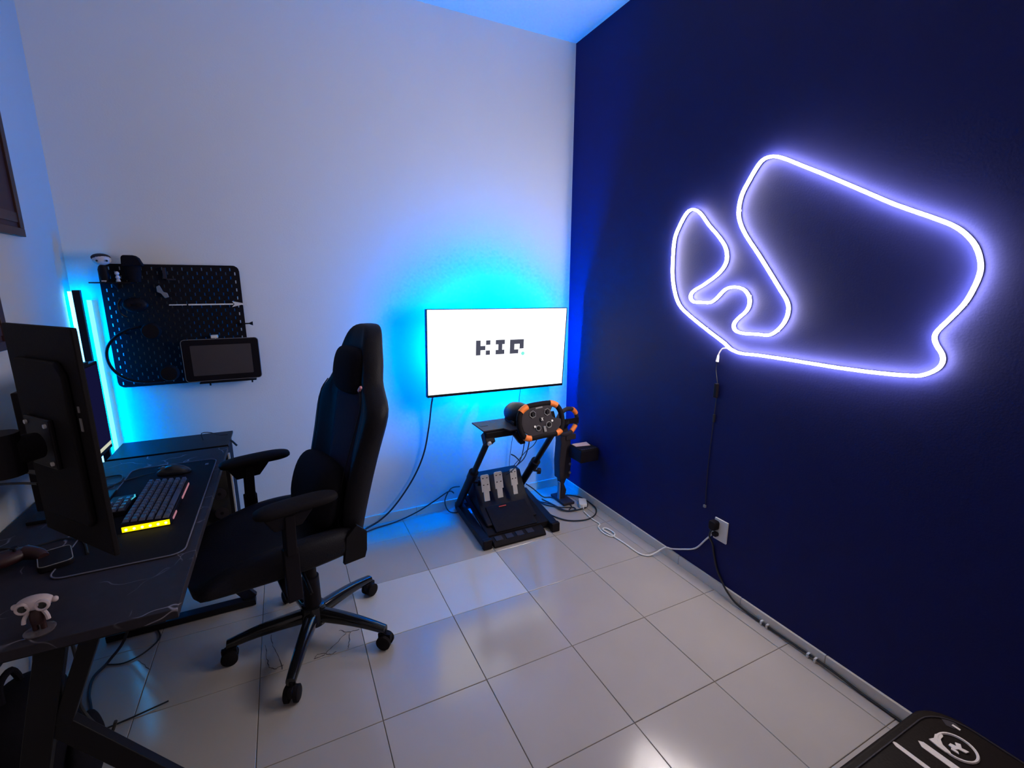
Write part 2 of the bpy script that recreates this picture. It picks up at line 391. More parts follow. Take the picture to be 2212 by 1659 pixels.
pn.loft(prs, caps=False, closed=False); o = build('backrest_panel', pn, m_fabric, ch, local=True, smooth=True, label='dark blue-grey fabric centre panel')
o.modifiers.new('solid', 'SOLIDIFY').thickness = .004
# seams down the wings
for s in (-1, 1):
    build('piping', MB().tube([(xr+cf+(wf-cf)*wing(.74)+.003, s*.74*hw, z) for z, xr, hw, wf, cf in LV[1:9]], .0022, n=6, smooth=3), m_leather, ch, local=True, smooth=True)
    if s > 0: build('harness_slot', MB().box((-.300+.098, s*.172, 1.118), (.010, .034, .012), Matrix.Rotation(R(s*38), 3, 'X')), m_pink, ch, local=True, bevel=.003, label='pink-edged slot in the wing')
def pillow(c, d, rot, n=10, p=2.6):
    mb = MB(); rgs = []
    for i in range(n+1):
        t = -1+2*i/n; sc1 = max(.03, (1-abs(t)**p)**(1/p)); rg = []
        for k in range(16):
            a = 2*PI*k/16; q = 2.6
            r_ = (abs(math.cos(a))**q+abs(math.sin(a))**q)**(-1/q)
            rg.append(Vector(c)+rot @ Vector((d[0]/2*r_*math.cos(a)*sc1, t*d[1]/2, d[2]/2*r_*math.sin(a)*(.55+.45*sc1))))
        rgs.append(rg)
    return mb.loft(rgs)
build('lumbar_cushion', pillow((-.062, 0, .690), (.150, .39, .28), Matrix.Rotation(R(-16), 3, 'Y')), m_velour, ch, local=True, subd=1)
build('head_pillow', pillow((-.232, 0, 1.170), (.085, .25, .20), Matrix.Rotation(R(-10), 3, 'Y')), m_velour, ch, local=True, subd=1)
for s in (-1, 1):
    build('pillow_strap', MB().tube([(-.245, s*.08, 1.11), (-.235, s*.07, 1.0), (-.22, s*.06, .85), (-.16, s*.05, .79)], .004, n=6), m_velour, ch, local=True, smooth=True)
# seat
rgs = []
for i in range(13):
    t = i/12; x = -.17+.60*t; w_ = .235+.03*math.sin(PI*min(1, t*1.3)); rise = .045*math.sin(PI*min(1, t*1.05+.08)); front = max(0, (t-.8)/.2)
    top = .555-.045*front**2; bot = .475+.02*front; rg = []
    prof = [(-1, .35), (-.97, .85), (-.86, 1.0), (-.70, .93), (-.5, .55), (-.25, .42), (0, .40), (.25, .42), (.5, .55), (.70, .93), (.86, 1.0), (.97, .85), (1, .35), (.96, 0), (.5, -.03), (-.5, -.03), (-.96, 0)]
    for u, h in prof: rg.append((x, u*w_, bot+(top-bot+rise)*h if h > 0 else bot+h))
    rgs.append(rg)
build('seat', MB().loft(rgs), m_leather, ch, local=True, subd=1)
mech = MB().bb(-.13, .17, -.11, .11, .425, .478).bb(-.06, .08, -.06, .06, .375, .43)
build('tilt_mechanism', mech, m_metal, ch, local=True, bevel=.004)
build('tilt_lever', MB().tube([(.06, .06, .42), (.07, .2, .415), (.075, .27, .40)], .006, n=8), m_metal, ch, local=True, smooth=True)
for s in (-1, 1):
    br = MB().prism([(-.145, .45), (-.06, .45), (-.075, .56), (-.12, .60), (-.160, .56), (-.155, .48)], lambda a, b_, c: (a, c, b_), s*.232, s*.252)
    build('recliner_bracket', br, m_metal, ch, local=True, bevel=.003)
    ar = thing
    post = MB()
    post.bar((.135, s*.285, .415), (.135, s*.285, .62), .050, .030, upv=(0, 1, 0)).bar((.135, s*.285, .60), (.130, s*.285, .748), .034, .055, upv=(0, 1, 0))
    post.add([(.09, s*.268, .70), (.18, s*.268, .70), (.18, s*.302, .70), (.09, s*.302, .70), (.05, s*.262, .752), (.21, s*.262, .752), (.21, s*.308, .752), (.05, s*.308, .752)],
             [(0, 3, 2, 1), (4, 5, 6, 7), (0, 1, 5, 4), (1, 2, 6, 5), (2, 3, 7, 6), (3, 0, 4, 7)])
    post.bar((.135, s*.285, .425), (.12, s*.05, .425), .06, .014)
    ap = build('armrest_post', post, m_black, ch, local=True, bevel=.004)
    rgs = []
    for i in range(9):
        t = i/8; x = -.045+.285*t; e = (1-abs(2*t-1)**7)**.5 if 0 < t < 1 else .55
        rgs.append([(x, s*.285+.046*e*math.cos(a*PI/6), .768+.004*math.sin(t*PI)+.022*max(.6, e)*math.copysign(abs(math.sin(a*PI/6))**.7, math.sin(a*PI/6))) for a in range(12)])
    build('armrest_pad', MB().loft(rgs), m_matte, ch, local=True, subd=1)
# gas column, star base, casters
build('gas_column', MB().cyl((0, 0, .13), (0, 0, .30), .036, .034, 24).cyl((0, 0, .30), (0, 0, .40), .026, None, 20), m_black, ch, local=True, smooth=True)
build('hub', MB().lathe((0, 0, 0), [(.03, .075), (.052, .08), (.056, .12), (.046, .165), (.036, .17)], 24), m_gloss, ch, local=True, smooth=True)
def castor_bits(d):
    sd = Vector((-d.y, d.x, 0)); c = d*.325
    wh = MB()
    for s in (-1, 1):
        q = c+sd*s*.017+Vector((0, 0, .031))
        rot = Matrix((sd, d, Vector((0, 0, -1)))).transposed()
        wh.lathe(q, [(.004, -.012), (.024, -.011), (.031, -.007), (.031, .007), (.024, .011), (.004, .012)], 20, rot=Matrix((d, Vector((0, 0, 1)), sd)).transposed())
    cap = MB().cyl(c+Vector((0, 0, .03)), c+Vector((0, 0, .085)), .009, None, 10)
    cap.add([c+sd*a*.009+d*b_*.028+Vector((0, 0, z)) for z in (.032, .066) for a, b_ in ((-1, -1), (1, -1), (1, 1), (-1, 1))], [(0, 3, 2, 1), (4, 5, 6, 7), (0, 1, 5, 4), (1, 2, 6, 5), (2, 3, 7, 6), (3, 0, 4, 7)])
    return wh, cap
for k in range(5):
    a = R(36+72*k-195); d = Vector((math.cos(a), math.sin(a), 0)); sd = Vector((-d.y, d.x, 0)); rgs = []
    for i in range(9):
        t = i/8; r_ = .03+.30*t; z = .118-.004*t-.030*t**2.4; hw = .028-.010*t; hh = .030-.013*t
        rgs.append([d*r_+sd*hw*math.copysign(abs(math.cos(q))**.7, math.cos(q))+Vector((0, 0, z+hh*math.copysign(abs(math.sin(q))**.7, math.sin(q)))) for q in [PI*j/6 for j in range(12)]])
    leg = build('leg', MB().loft(rgs), m_gloss, ch, local=True, smooth=True)
    wh, cap = castor_bits(d)
    cs = build('castor', wh, m_matte, ch, local=True, smooth=True); build('castor_fork', cap, m_black, cs, local=True, bevel=.003)

# ================================================================ desk
DX0, DX1, DY0, DY1 = -.650, -.085, .215, 1.50
dk = thing('desk', 'long desk with dark veined stone-look top and black angled metal legs by left wall', 'desk', (-.37, .86, 0))
build('desktop', MB().bb(DX0, DX1, DY0, DY1, .725, .75), m_desk, dk, bevel=.002)
def k_leg(y):
    fr = MB().bar((-.335, y, .722), (-.505, y, .03), .030, .055, upv=(1, 0, 0))
    build('leg', fr, m_metal, dk, bevel=.003)
    build('brace', MB().bar((-.262, y+.002, .722), (-.352, y+.002, .49), .026, .036, upv=(1, 0, 0)), m_metal, dk, bevel=.003)
    build('brace', MB().bar((-.375, y+.004, .515), (-.045, y+.004, .030), .028, .052, upv=(1, 0, 0)), m_metal, dk, bevel=.003)
    build('top_rail', MB().bb(-.60, -.12, y-.02, y+.02, .700, .7245), m_metal, dk, bevel=.002)
    build('foot', MB().bb(-.60, -.03, y-.025, y+.025, .004, .034), m_metal, dk, bevel=.003)
k_leg(.27); k_leg(1.31)
build('crossbar', MB().bb(-.475, -.445, .28, 1.30, .66, .70), m_metal, dk, bevel=.002)
# mousemat with grey stitched rim
mp = thing('desk_mat', 'large black mousemat with pale stitched edge on the desk', 'mousemat', (-.26, .9, .75))
pr = rrect(.303, .835, .035, 6); pc = (-.2635, .908)
build('cloth', MB().prism([(x+pc[0], y+pc[1]) for x, y in pr], lambda a, b_, c: (a, b_, c), .7503, .7535), m_mousemat, mp)
build('stitched_rim', MB().tube([(x+pc[0], y+pc[1], .7532) for x, y in pr], .0022, n=6, closed=True, smooth=1), m_stitch, mp, smooth=True)
build('mark', MB().bb(-.150, -.138, 1.255, 1.275, .7536, .7540), m_stitch, mp)

# keyboard
kb = thing('keyboard', 'black mechanical keyboard with yellow lit end on the mousemat', 'keyboard', (-.241, .88, .7535))
tilt = lambda x: .012*(-.178-x)/.127
kv = []
build('body', MB().add([(-.305, .70, .755), (-.178, .70, .755), (-.178, 1.06, .755), (-.305, 1.06, .755), (-.305, .70, .785), (-.178, .70, .773), (-.178, 1.06, .773), (-.305, 1.06, .785)],
      [(0, 3, 2, 1), (4, 5, 6, 7), (0, 1, 5, 4), (1, 2, 6, 5), (2, 3, 7, 6), (3, 0, 4, 7)]), m_black, kb, bevel=.002)
build('light_bar', MB().bb(-.303, -.180, .6965, .7002, .758, .774), e_yellow, kb, label='glowing yellow end strip')
for k in range(6): build('led', MB().ball((-.292+.0205*k, .6955, .766), .0042, 8, 6), e_yhot, kb)
for a, b_ in ((.735, .79), (.90, 1.04)): build('side_glow', MB().bb(-.1782, -.1755, a, b_, .757, .764), e_pinkl, kb, label='pink lit strip along the front edge')
m_key = mat('key_cap', (.09, .10, .17), .28)
def key_mesh(nm, wy, wx=.0165, par=None, m=m_key):
    mb = MB(); mb.add([(-wx/2, -wy/2, 0), (wx/2, -wy/2, 0), (wx/2, wy/2, 0), (-wx/2, wy/2, 0), (-wx/2+.003, -wy/2+.003, .009), (wx/2-.003, -wy/2+.003, .009), (wx/2-.003, wy/2-.003, .009), (-wx/2+.003, wy/2-.003, .009)],
                      [(0, 3, 2, 1), (4, 5, 6, 7), (0, 1, 5, 4), (1, 2, 6, 5), (2, 3, 7, 6), (3, 0, 4, 7)])
    return build(nm, mb, m, par, local=True)
proto = {}
KR = ROOT[kb.name].inverted()
for row in range(6):
    x = -.2935+.0205*row; y = .706
    ws = [1]*15
    if row == 2: ws = [1.5]+[1]*12+[1.5]
    if row == 3: ws = [1.75]+[1]*11+[2.25]
    if row == 4: ws = [2.25]+[1]*10+[1.75, 1]
    if row == 5: ws = [1.25, 1.25, 1.25, 6.25, 1.25, 1.25, 1.25, 1.25]
    for q in ws:
        wy = .0232*q-.003
        if q not in proto: k_ = proto[q] = key_mesh('key', wy, par=kb)
        else: k_ = proto[q].copy(); C.objects.link(k_); k_.parent = kb
        k_.location = KR @ Vector((x, y+.0232*q/2, .776+.011*(-.178-x)/.127)); k_.rotation_euler = (0, R(5), 0)
        y += .0232*q
# small keypad behind the keyboard
mk = thing('macro_keypad', 'small black keypad with cyan mark lying behind the keyboard', 'keypad', (-.355, .90, .7535))
build('body', MB().bb(-.395, -.325, .84, .985, .7545, .772), m_black, mk, bevel=.002)
MKR = ROOT[mk.name].inverted(); first = None
for i in range(3):
    for j in range(4):
        if i == 0 and j == 3: continue
        if first is None: k_ = first = key_mesh('key', .022, .017, par=mk)
        else: k_ = first.copy(); C.objects.link(k_); k_.parent = mk
        k_.location = MKR @ Vector((-.383+.022*i, .856+.027*j, .772))
build('cyan_mark', MB().prism([(-.329, .93), (-.322, .955), (-.329, .98), (-.333, .978), (-.328, .956), (-.334, .934)], lambda a, b_, c: (a, b_, c), .7722, .7730), e_cyanm, mk)
# mouse with cable
ms = thing('mouse', 'black computer mouse on the far end of the mousemat', 'mouse', (-.25, 1.20, .7535), R(172))
rgs = []
for i in range(11):
    t = i/10; x = -.062+.124*t; e = max(.12, (1-abs(2*t-1)**2.6)**.5); h = .040*max(.16, math.sin(PI*(t*.80+.10)))
    rgs.append([(x, .032*e*math.cos(a*PI/8)*(1-.12*math.sin(PI*t)), max(0, h*math.sin(a*PI/8))) for a in range(9)]+[(x, -.016*e, 0), (x, .016*e, 0)])
build('shell', MB().loft(rgs), mat('mouse_shell', (.02, .02, .024), .28), ms, local=True, subd=1)
build('scroll_wheel', MB().lathe((.036, 0, .027), [(.002, -.004), (.009, -.003), (.009, .003), (.002, .004)], 14, axis='y'), m_grey, ms, local=True, smooth=True)
build('button', MB().bb(.012, .058, -.0245, -.002, .0235, .0262), m_black, ms, local=True, bevel=.002)
cable('mouse_cable', 'thin black mouse cable curling over the desk from mouse to monitor', [(-.315, 1.21, .765), (-.35, 1.22, .758), (-.40, 1.20, .756), (-.44, 1.17, .754), (-.475, 1.13, .754), (-.50, 1.10, .754)], .0022, m_cable)
cable('usb_cable', 'black looped cable lying on desk under the lit monitor', [(-.485, 1.115, .754), (-.455, 1.14, .754), (-.425, 1.20, .754), (-.44, 1.27, .754), (-.49, 1.27, .754), (-.53, 1.21, .754), (-.55, 1.12, .754)], .003, m_cable)

# monitors ------------------------------------------------------
mo = thing('monitor', 'upright portrait monitor turned away, its black back towards the camera', 'monitor', (-.2875, .3775, .75), R(-50.9))
build('panel', MB().box((0, 0, .4145), (.316, .012, .53)), m_matte, mo, local=True, bevel=.003)
build('back_cover', MB().prism([(-.10, -.20), (.10, -.20), (.115, -.18), (.115, .16), (.09, .19), (-.09, .19), (-.115, .16), (-.115, -.18)], lambda a, b_, c: (a, c, .4145+b_), -.006, -.020), m_matte, mo, local=True, bevel=.006)
build('screen', MB().box((0, .0065, .4145), (.304, .002, .516)), m_glass, mo, local=True)
build('vesa_plate', MB().box((-.02, -.025, .41), (.12, .010, .12)), m_black, mo, local=True, bevel=.004)
for a, b_ in ((-.065, .455), (.025, .455), (-.065, .365), (.025, .365)):
    build('screw', MB().cyl((a, -.030, b_), (a, -.0345, b_), .005, None, 10), m_steel, mo, local=True, smooth=True)
build('logo_mark', MB().box((.128, -.0068, .465), (.008, .002, .030)), m_grey, mo, local=True)
build('logo_mark', MB().box((.128, -.0068, .500), (.006, .002, .014)), m_grey, mo, local=True)
build('arm_joint', MB().cyl((-.318, .352, 1.16), (-.352, .318, 1.16), .030, .034, 18).cyl((-.365, .312, 1.11), (-.365, .312, 1.205), .034, None, 18), m_black, mo, smooth=True)
ua = build('support_arm', MB().tube([(-.37, .31, 1.170), (-.44, .29, 1.172), (-.52, .28, 1.13), (-.585, .29, 1.08)], .03, n=14, rr=lambda t: .040-.006*t), m_matte, mo, smooth=True)
build('arm_post', MB().cyl((-.595, .30, 1.02), (-.595, .30, 1.11), .030, None, 18).cyl((-.600, .33, .77), (-.600, .33, 1.05), .018, None, 16), m_metal, ua, smooth=True)
build('desk_clamp', MB().bb(-.64, -.56, .29, .37, .7505, .775), m_metal, ua, bevel=.003)
m2 = thing('monitor', 'landscape monitor by left wall showing dark screen with pale bar along bottom', 'monitor', (-.50, 1.0, .75))
build('panel', MB().bb(-.482, -.458, .69, 1.30, .872, 1.225), m_black, m2, bevel=.003)
sc2 = build('screen', MB().bb(-.4582, -.4570, .698, 1.292, .885, 1.218), m_glass, m2)
build('taskbar', MB().bb(-.4571, -.4566, .70, 1.290, .889, .903), e_task, sc2)
build('window_light', MB().bb(-.4571, -.4566, 1.15, 1.285, .905, 1.215), e_mon, sc2)
build('back_cover', MB().bb(-.515, -.482, .84, 1.15, .95, 1.15), m_black, m2, bevel=.01)
build('stand_neck', MB().bb(-.525, -.500, .965, 1.025, .77, 1.10), m_metal, m2, bevel=.004)
build('stand_foot', MB().bb(-.60, -.41, .90, 1.09, .7505, .762), m_metal, m2, bevel=.003)
build('camera_bar', MB().bb(-.478, -.455, 1.15, 1.20, 1.2255, 1.236), m_black, m2, bevel=.002)
cable('monitor_cable', 'thick black cable drooping from portrait monitor towards left wall', [(-.385, .505, 1.045), (-.43, .55, 1.04), (-.48, .57, 1.03), (-.52, .585, 1.02), (-.57, .60, 1.015), (-.635, .62, 1.01)], .0055, m_cable)
cable('monitor_cable', 'thin black cable under the thick one at left wall behind portrait monitor', [(-.392, .50, 1.02), (-.45, .55, 1.012), (-.52, .585, 1.005), (-.60, .60, 1.00), (-.645, .62, .99)], .0035, m_cable)

# corner light bar ----------------------------------------------
lx, ly = -.622, 1.755
lp = thing('light_bar_lamp', 'tall slim corner lamp glowing cyan blue behind the monitors', 'lamp', (lx, ly, 0))
build('body', MB().bb(lx-.006, lx+.022, ly-.012, ly+.012, .012, 1.49), m_black, lp, bevel=.002)
build('diffuser', MB().bb(lx-.022, lx-.0065, ly-.010, ly+.010, .03, 1.485), e_bar, lp, label='glowing pale cyan strip')
build('rear_diffuser', MB().bb(lx-.004, lx+.018, ly+.0125, ly+.020, .03, 1.46), e_lamp, lp)
build('wall_glow_band', MB().tube([(lx+.030, ly+.055, .04), (lx+.030, ly+.055, 1.445)], .010, n=10, smooth=1), e_wallglow, lp, smooth=True, label='pale cyan tube standing in for lamp light on the wall')  # added glowing tube in place of the lamp's bright band on the wall
build('base', MB().cyl((lx+.01, ly, .001), (lx+.01, ly, .012), .055, None, 24), m_black, lp, smooth=True)

# computer tower on a low stand ----------------------------------
tw = thing('computer_tower', 'black computer tower behind desk end with round fans showing in its side', 'computer', (-.32, 1.65, .26))
build('case', MB().bb(-.550, -.095, 1.535, 1.775, .262, .735), m_matte, tw, bevel=.003)
build('top_cover', MB().bb(-.555, -.085, 1.530, 1.780, .7352, .748), m_black, tw, bevel=.002)
build('side_glass', MB().bb(-.535, -.110, 1.5300, 1.5348, .285, .715), m_gloss, tw, bevel=.001)
build('corner_trim', MB().bb(-.0945, -.086, 1.536, 1.552, .30, .70), m_steel, tw, bevel=.001)
for z in (.603, .500, .397):
    f = build('fan', MB().lathe((-.150, 1.5298, z), [(.026, -.0015), (.030, -.0005), (.030, .0005), (.026, .001)][::-1], 28, axis='y'), m_dgrey, tw, smooth=True)
    hb = MB().lathe((-.150, 1.5296, z), [(.001, -.002), (.008, -.0015), (.008, .0005)], 14, axis='y')
    for q in range(7):
        a = 2*PI*q/7; hb.bar((-.150+.008*math.cos(a), 1.5290, z+.008*math.sin(a)), (-.150+.025*math.cos(a+.5), 1.5290, z+.025*math.sin(a+.5)), .006, .0012, upv=(0, 1, 0))
    build('fan_blades', hb, m_black, f)
st = thing('tower_stand', 'low black stand carrying the computer tower behind the desk', 'stand', (-.32, 1.65, 0))
build('shelf', MB().bb(-.565, -.08, 1.52, 1.79, .235, .260), m_black, st, bevel=.002)
for x in (-.55, -.10):
    for y in (1.535, 1.775): build('leg', MB().bb(x-.012, x+.012, y-.012, y+.012, .002, .235), m_metal, st)
cable('antenna_cable', 'thin grey bent wire standing on top of the computer tower', [(-.205, 1.66, .749), (-.208, 1.66, .785), (-.17, 1.665, .782), (-.135, 1.672, .762), (-.10, 1.68, .757)], .0022, m_dgrey, smooth=3)
cable('antenna_cable', 'short black lead poking past the right end of the computer tower', [(-.10, 1.62, .740), (-.082, 1.618, .742), (-.058, 1.612, .712)], .005, m_cable, smooth=3)

# figurine and clutter on the near end of desk --------------------
fg = thing('figurine', 'small white goggled figurine on clear round base at desk corner', 'figurine', (-.355, .262, .75))
m_fig = mat('figurine_white', (.62, .50, .52), .5)
m_clear = mat('clear_acrylic', (.10, .08, .09), .12)
build('base_disc', MB().lathe((-.350, .262, .7505), [(.001, 0), (.027, 0), (.028, .003), (.025, .004), (.001, .004)], 28), m_clear, fg, smooth=True)
hd = build('head', MB().ball((-.350, .268, .820), .021, 16, 10, (1.55, .85, .78)), m_fig, fg, smooth=True)
for s in (-1, 1):
    build('goggle', MB().lathe((-.350+s*.0165, .2535, .817), [(.0075, .004), (.0135, .003), (.0135, -.002), (.0105, -.004), (.0075, -.001)][::-1], 20, axis='y'), m_fig, hd, smooth=True)
    build('lens', MB().ball((-.350+s*.0165, .2545, .817), .0108, 14, 8, (1, .35, 1)), m_gloss, hd, smooth=True)
    build('ear', MB().ball((-.350+s*.034, .268, .818), .0065, 10, 8), m_fig, hd, smooth=True)
    build('arm', MB().tube([(-.350+s*.012, .262, .803), (-.350+s*.019, .258, .790), (-.350+s*.021, .256, .779)], .0042, n=8), m_fig, fg, smooth=True)
    build('leg', MB().cyl((-.350+s*.007, .264, .755), (-.350+s*.007, .264, .775), .0055, None, 10), m_brown, fg, smooth=True)
build('body', MB().loft([[(-.350+rx*math.cos(a*PI/6), .264+ry*math.sin(a*PI/6), z) for a in range(12)] for z, rx, ry in ((.770, .013, .009), (.785, .014, .010), (.800, .012, .008), (.806, .006, .005))]), m_brown, fg, smooth=True)
gp = thing('game_controller', 'dark maroon game controller at the left edge of the desk', 'controller', (-.545, .62, .75), R(35))
build('shell', MB().ball((0, 0, .026), .03, 16, 10, (2.1, 1.1, .72)), m_brown, gp, local=True, smooth=True)
for s in (-1, 1):
    build('grip', MB().tube([(s*.045, -.005, .026), (s*.062, -.035, .022), (s*.066, -.062, .017)], .018, n=12, rr=lambda t: .021-.008*t), m_brown, gp, local=True, smooth=True)
    build('thumbstick', MB().lathe((s*.024, -.012, .040), [(.004, 0), (.004, .010), (.009, .012), (.008, .015), (.001, .014)], 14), m_black, gp, local=True, smooth=True)
ph = thing('phone_stand', 'low dark gadget with shiny rim lying beside the game controller', 'gadget', (-.430, .60, .75), R(20))
build('body', MB().prism(rrect(.075, .11, .015), lambda a, b_, c: (a, b_, c), .001, .018), m_black, ph, local=True, bevel=.004)
build('rim', MB().tube([(a, b_, .018) for a, b_ in rrect(.070, .105, .014)], .0012, n=6, closed=True, smooth=1), m_grey, ph, local=True, smooth=True)
cable('desk_cable', 'black cable running across the desk beneath the portrait monitor', [(-.64, .78, .754), (-.58, .74, .754), (-.52, .72, .755), (-.46, .74, .755), (-.40, .70, .755), (-.36, .60, .756)], .0035, m_cable)
cable('desk_cable', 'black cable across the desk left of the game controller, ending beside the gadget', [(-.64, .66, .754), (-.60, .70, .754), (-.54, .685, .754), (-.47, .68, .754), (-.42, .65, .754)], .003, m_cable)

# under the desk --------------------------------------------------
bgp = thing('backpack', 'dark backpack slumped under the left side of the desk', 'bag', (-.545, .52, 0))
def blob(c, d, seed, n=12, m=14):
    rnd = random.Random(seed); mb = MB(); rgs = []
    for i in range(n+1):
        t = PI*i/n; rg = []
        for k in range(m):
            a = 2*PI*k/m; q = 1+rnd.uniform(-.07, .07); e = 2.8
            r_ = (abs(math.cos(a))**e+abs(math.sin(a))**e)**(-1/e)
            rg.append(Vector(c)+Vector((d[0]/2*r_*math.cos(a)*max(.02, math.sin(t))**.6*q, d[1]/2*r_*math.sin(a)*max(.02, math.sin(t))**.6*q, -d[2]/2*math.cos(t))))
        rgs.append(rg)
    return mb.loft(rgs)
build('bag_body', blob((-.545, .55, .215), (.20, .32, .42), 3), m_velour, bgp, subd=1)
build('pocket', blob((-.435, .55, .15), (.06, .20, .20), 4), m_velour, bgp, subd=1)
build('handle', MB().tube([(-.56, .50, .42), (-.56, .51, .47), (-.555, .56, .475), (-.555, .59, .42)], .009, n=8), m_velour, bgp, smooth=True)
cable('floor_cable', 'thick black cable hanging from the desk and curving to the floor by left wall', [(-.40, 1.22, .66), (-.45, 1.21, .3), (-.50, 1.20, .08), (-.555, 1.15, .012), (-.585, 1.08, .008), (-.575, .99, .008), (-.545, .90, .008), (-.54, .83, .008), (-.53, .76, .008), (-.545, .70, .008)], .0055, m_cable)
cable('floor_cable', 'thin black cable winding over the floor tiles under the desk', [(-.56, 1.14, .005), (-.50, 1.12, .005), (-.44, 1.15, .005), (-.40, 1.22, .005), (-.42, 1.29, .005), (-.46, 1.36, .005)], .003, m_cable)
cable('floor_cable', 'black cable with thick plug end lying along tile joint under the desk', [(-.52, .78, .004), (-.47, .79, .004), (-.41, .80, .005), (-.36, .81, .006), (-.30, .825, .006)], .0028, m_cable)
cable('wall_cable', 'black cable tangle hanging on the left wall below the desk', [(-.648, .95, .50), (-.645, .88, .30), (-.646, .80, .15), (-.642, .72, .18), (-.645, .78, .26), (-.643, .90, .14), (-.645, .98, .09)], .0045, m_cable)
cable('wall_cable', 'short black lead dangling inside the near desk leg', [(-.33, .33, .70), (-.34, .36, .52), (-.36, .38, .44), (-.33, .36, .38), (-.30, .34, .36), (-.28, .33, .40)], .004, m_cable)

# pictures on the left wall ---------------------------------------
def picture(y0, y1, z0, z1, label):
    p = thing('picture_frame', label, 'picture', (XL, (y0+y1)/2, z0))
    fr = .03; xs = (XL+.001, XL+.018)
    build('frame', MB().bb(*xs, y0, y1, z0, z0+fr).bb(*xs, y0, y1, z1-fr, z1).bb(*xs, y0, y0+fr, z0+fr, z1-fr).bb(*xs, y1-fr, y1, z0+fr, z1-fr), m_frame, p, bevel=.002)
    build('print', MB().bb(XL+.001, XL+.010, y0+fr, y1-fr, z0+fr, z1-fr), m_art, p)
    build('inner_strip', MB().bb(XL+.010, XL+.014, y0+fr, y1-fr, z0+fr+.02, z0+fr+.055), m_frame, p)
picture(.95, 1.452, 1.692, 2.35, 'large dark red framed picture high on the left wall')
picture(.75, 1.166, 1.298, 1.60, 'lower small dark framed picture on left wall beside the portrait monitor')

# ================================================================ pegboard and what hangs on it
px0, px1, pz0, pz1 = -.540, .030, 1.020, 1.610; PY = YB-.022
pb = thing('pegboard', 'square black pegboard with slotted holes on the white wall above desk', 'pegboard', ((px0+px1)/2, YB, pz0))
def pegboard():
    nx, nz = 27, 27; sx = (px1-px0)/28; sz = (pz1-pz0)/29
    xs = [px0]; holes_x = []
    for i in range(nx):
        c = px0+sx*(i+1); xs += [c-.0026, c+.0026]
    xs.append(px1); zs = [pz0]
    for j in range(nz+1):
        c = pz0+sz*(j+1); zs += [c-.0075, c+.0075]
    zs.append(pz1)
    mb = MB(); idx = {}
    for i, x in enumerate(xs):
        for j, z in enumerate(zs):
            cx = x; cz = z; r = .028
            for ex, ez in ((px0, pz0), (px0, pz1), (px1, pz0), (px1, pz1)):
                ox = ex+r if ex == px0 else ex-r; oz = ez+r if ez == pz0 else ez-r
                if (x-ox)*(ex-ox) > 0 and (z-oz)*(ez-oz) > 0:
                    d = math.hypot(x-ox, z-oz)
                    if d > r or x == ex or z == ez: 
                        k = r/d if d > 0 else 1; cx = ox+(x-ox)*min(1, k); cz = oz+(z-oz)*min(1, k)
            idx[i, j] = len(mb.v); mb.v.append(Vector((cx, PY, cz)))
    for i in range(len(xs)-1):
        for j in range(len(zs)-1):
            hole = i % 2 == 1 and j % 2 == 1 and ((i//2+j//2) % 2 == 0)
            if hole: continue
            mb.f.append([idx[i, j], idx[i+1, j], idx[i+1, j+1], idx[i, j+1]])
    return mb
o = build('board', pegboard(), m_matte, pb); sm = o.modifiers.new('solid', 'SOLIDIFY'); sm.thickness = .005; sm.offset = 0
for x in (px0+.05, px1-.05):
    for z in (pz0+.05, pz1-.05): build('spacer', MB().cyl((x, PY+.003, z), (x, YB, z), .008, None, 10), m_black, pb)
# tablet in its holder
tb = thing('drawing_tablet', 'grey-screened tablet with black border hanging on pegboard lower right', 'tablet', (-.09, YB-.08, 1.02))
def tbf(a, b_, c): return (-.088+a, YB-.055-c-.012*(b_/.2), 1.136+b_)
build('body', MB().prism(rrect(.338, .214, .016), tbf, 0, .010), m_black, tb, bevel=.002)
build('screen', MB().prism(rrect(.268, .156, .004), tbf, .010, .0112), m_tablet, tb)
build('rim', MB().tube([tbf(a, b_, .008) for a, b_ in rrect(.340, .216, .016)], .0016, n=6, closed=True, smooth=1), m_grey, tb, smooth=True)
hl = thing('tablet_holder', 'black pegboard ledge with white clip holding the tablet', 'holder', (-.09, YB-.05, 1.01))
build('ledge', MB().bb(-.20, .055, YB-.078, YB-.026, 1.018, 1.0235), m_black, hl)
for x in (-.155, .035): build('peg', MB().cyl((x, YB-.070, 1.018), (x, YB-.070, 1.006), .004, None, 8), m_black, hl)
build('clip', MB().bb(-.128, -.098, YB-.060, YB-.026, 1.2465, 1.262), m_white, hl, bevel=.002, label='white clip above the tablet')
# white arrow ornament
aw = thing('arrow_ornament', 'thin white arrow lying across the pegboard pointing right', 'ornament', (-.11, YB-.05, 1.415))
ay = YB-.045
build('shaft', MB().bb(-.205, -.012, ay-.003, ay+.003, 1.4135, 1.4205), m_white, aw)
build('shaft', MB().bb(-.284, -.212, ay-.002, ay+.002, 1.4145, 1.4195), m_white, aw)
build('head', MB().prism([(-.016, 1.432), (.03, 1.421), (.052, 1.426), (.050, 1.411), (.060, 1.404), (.025, 1.413), (-.018, 1.402), (-.006, 1.417)], lambda a, b_, c: (a, c, b_), ay-.004, ay+.004), m_white, aw)
for x in (-.24, -.03): build('hook', MB().cyl((x, ay+.003, 1.416), (x, PY, 1.416), .003, None, 8), m_black, aw)
hk = thing('hook', 'small black spool-shaped hook sticking out of right pegboard edge', 'hook', (.045, YB-.03, 1.31))
build('pin', MB().cyl((.022, YB-.033, 1.3145), (.050, YB-.033, 1.3145), .0035, None, 10), m_black, hk, smooth=True)
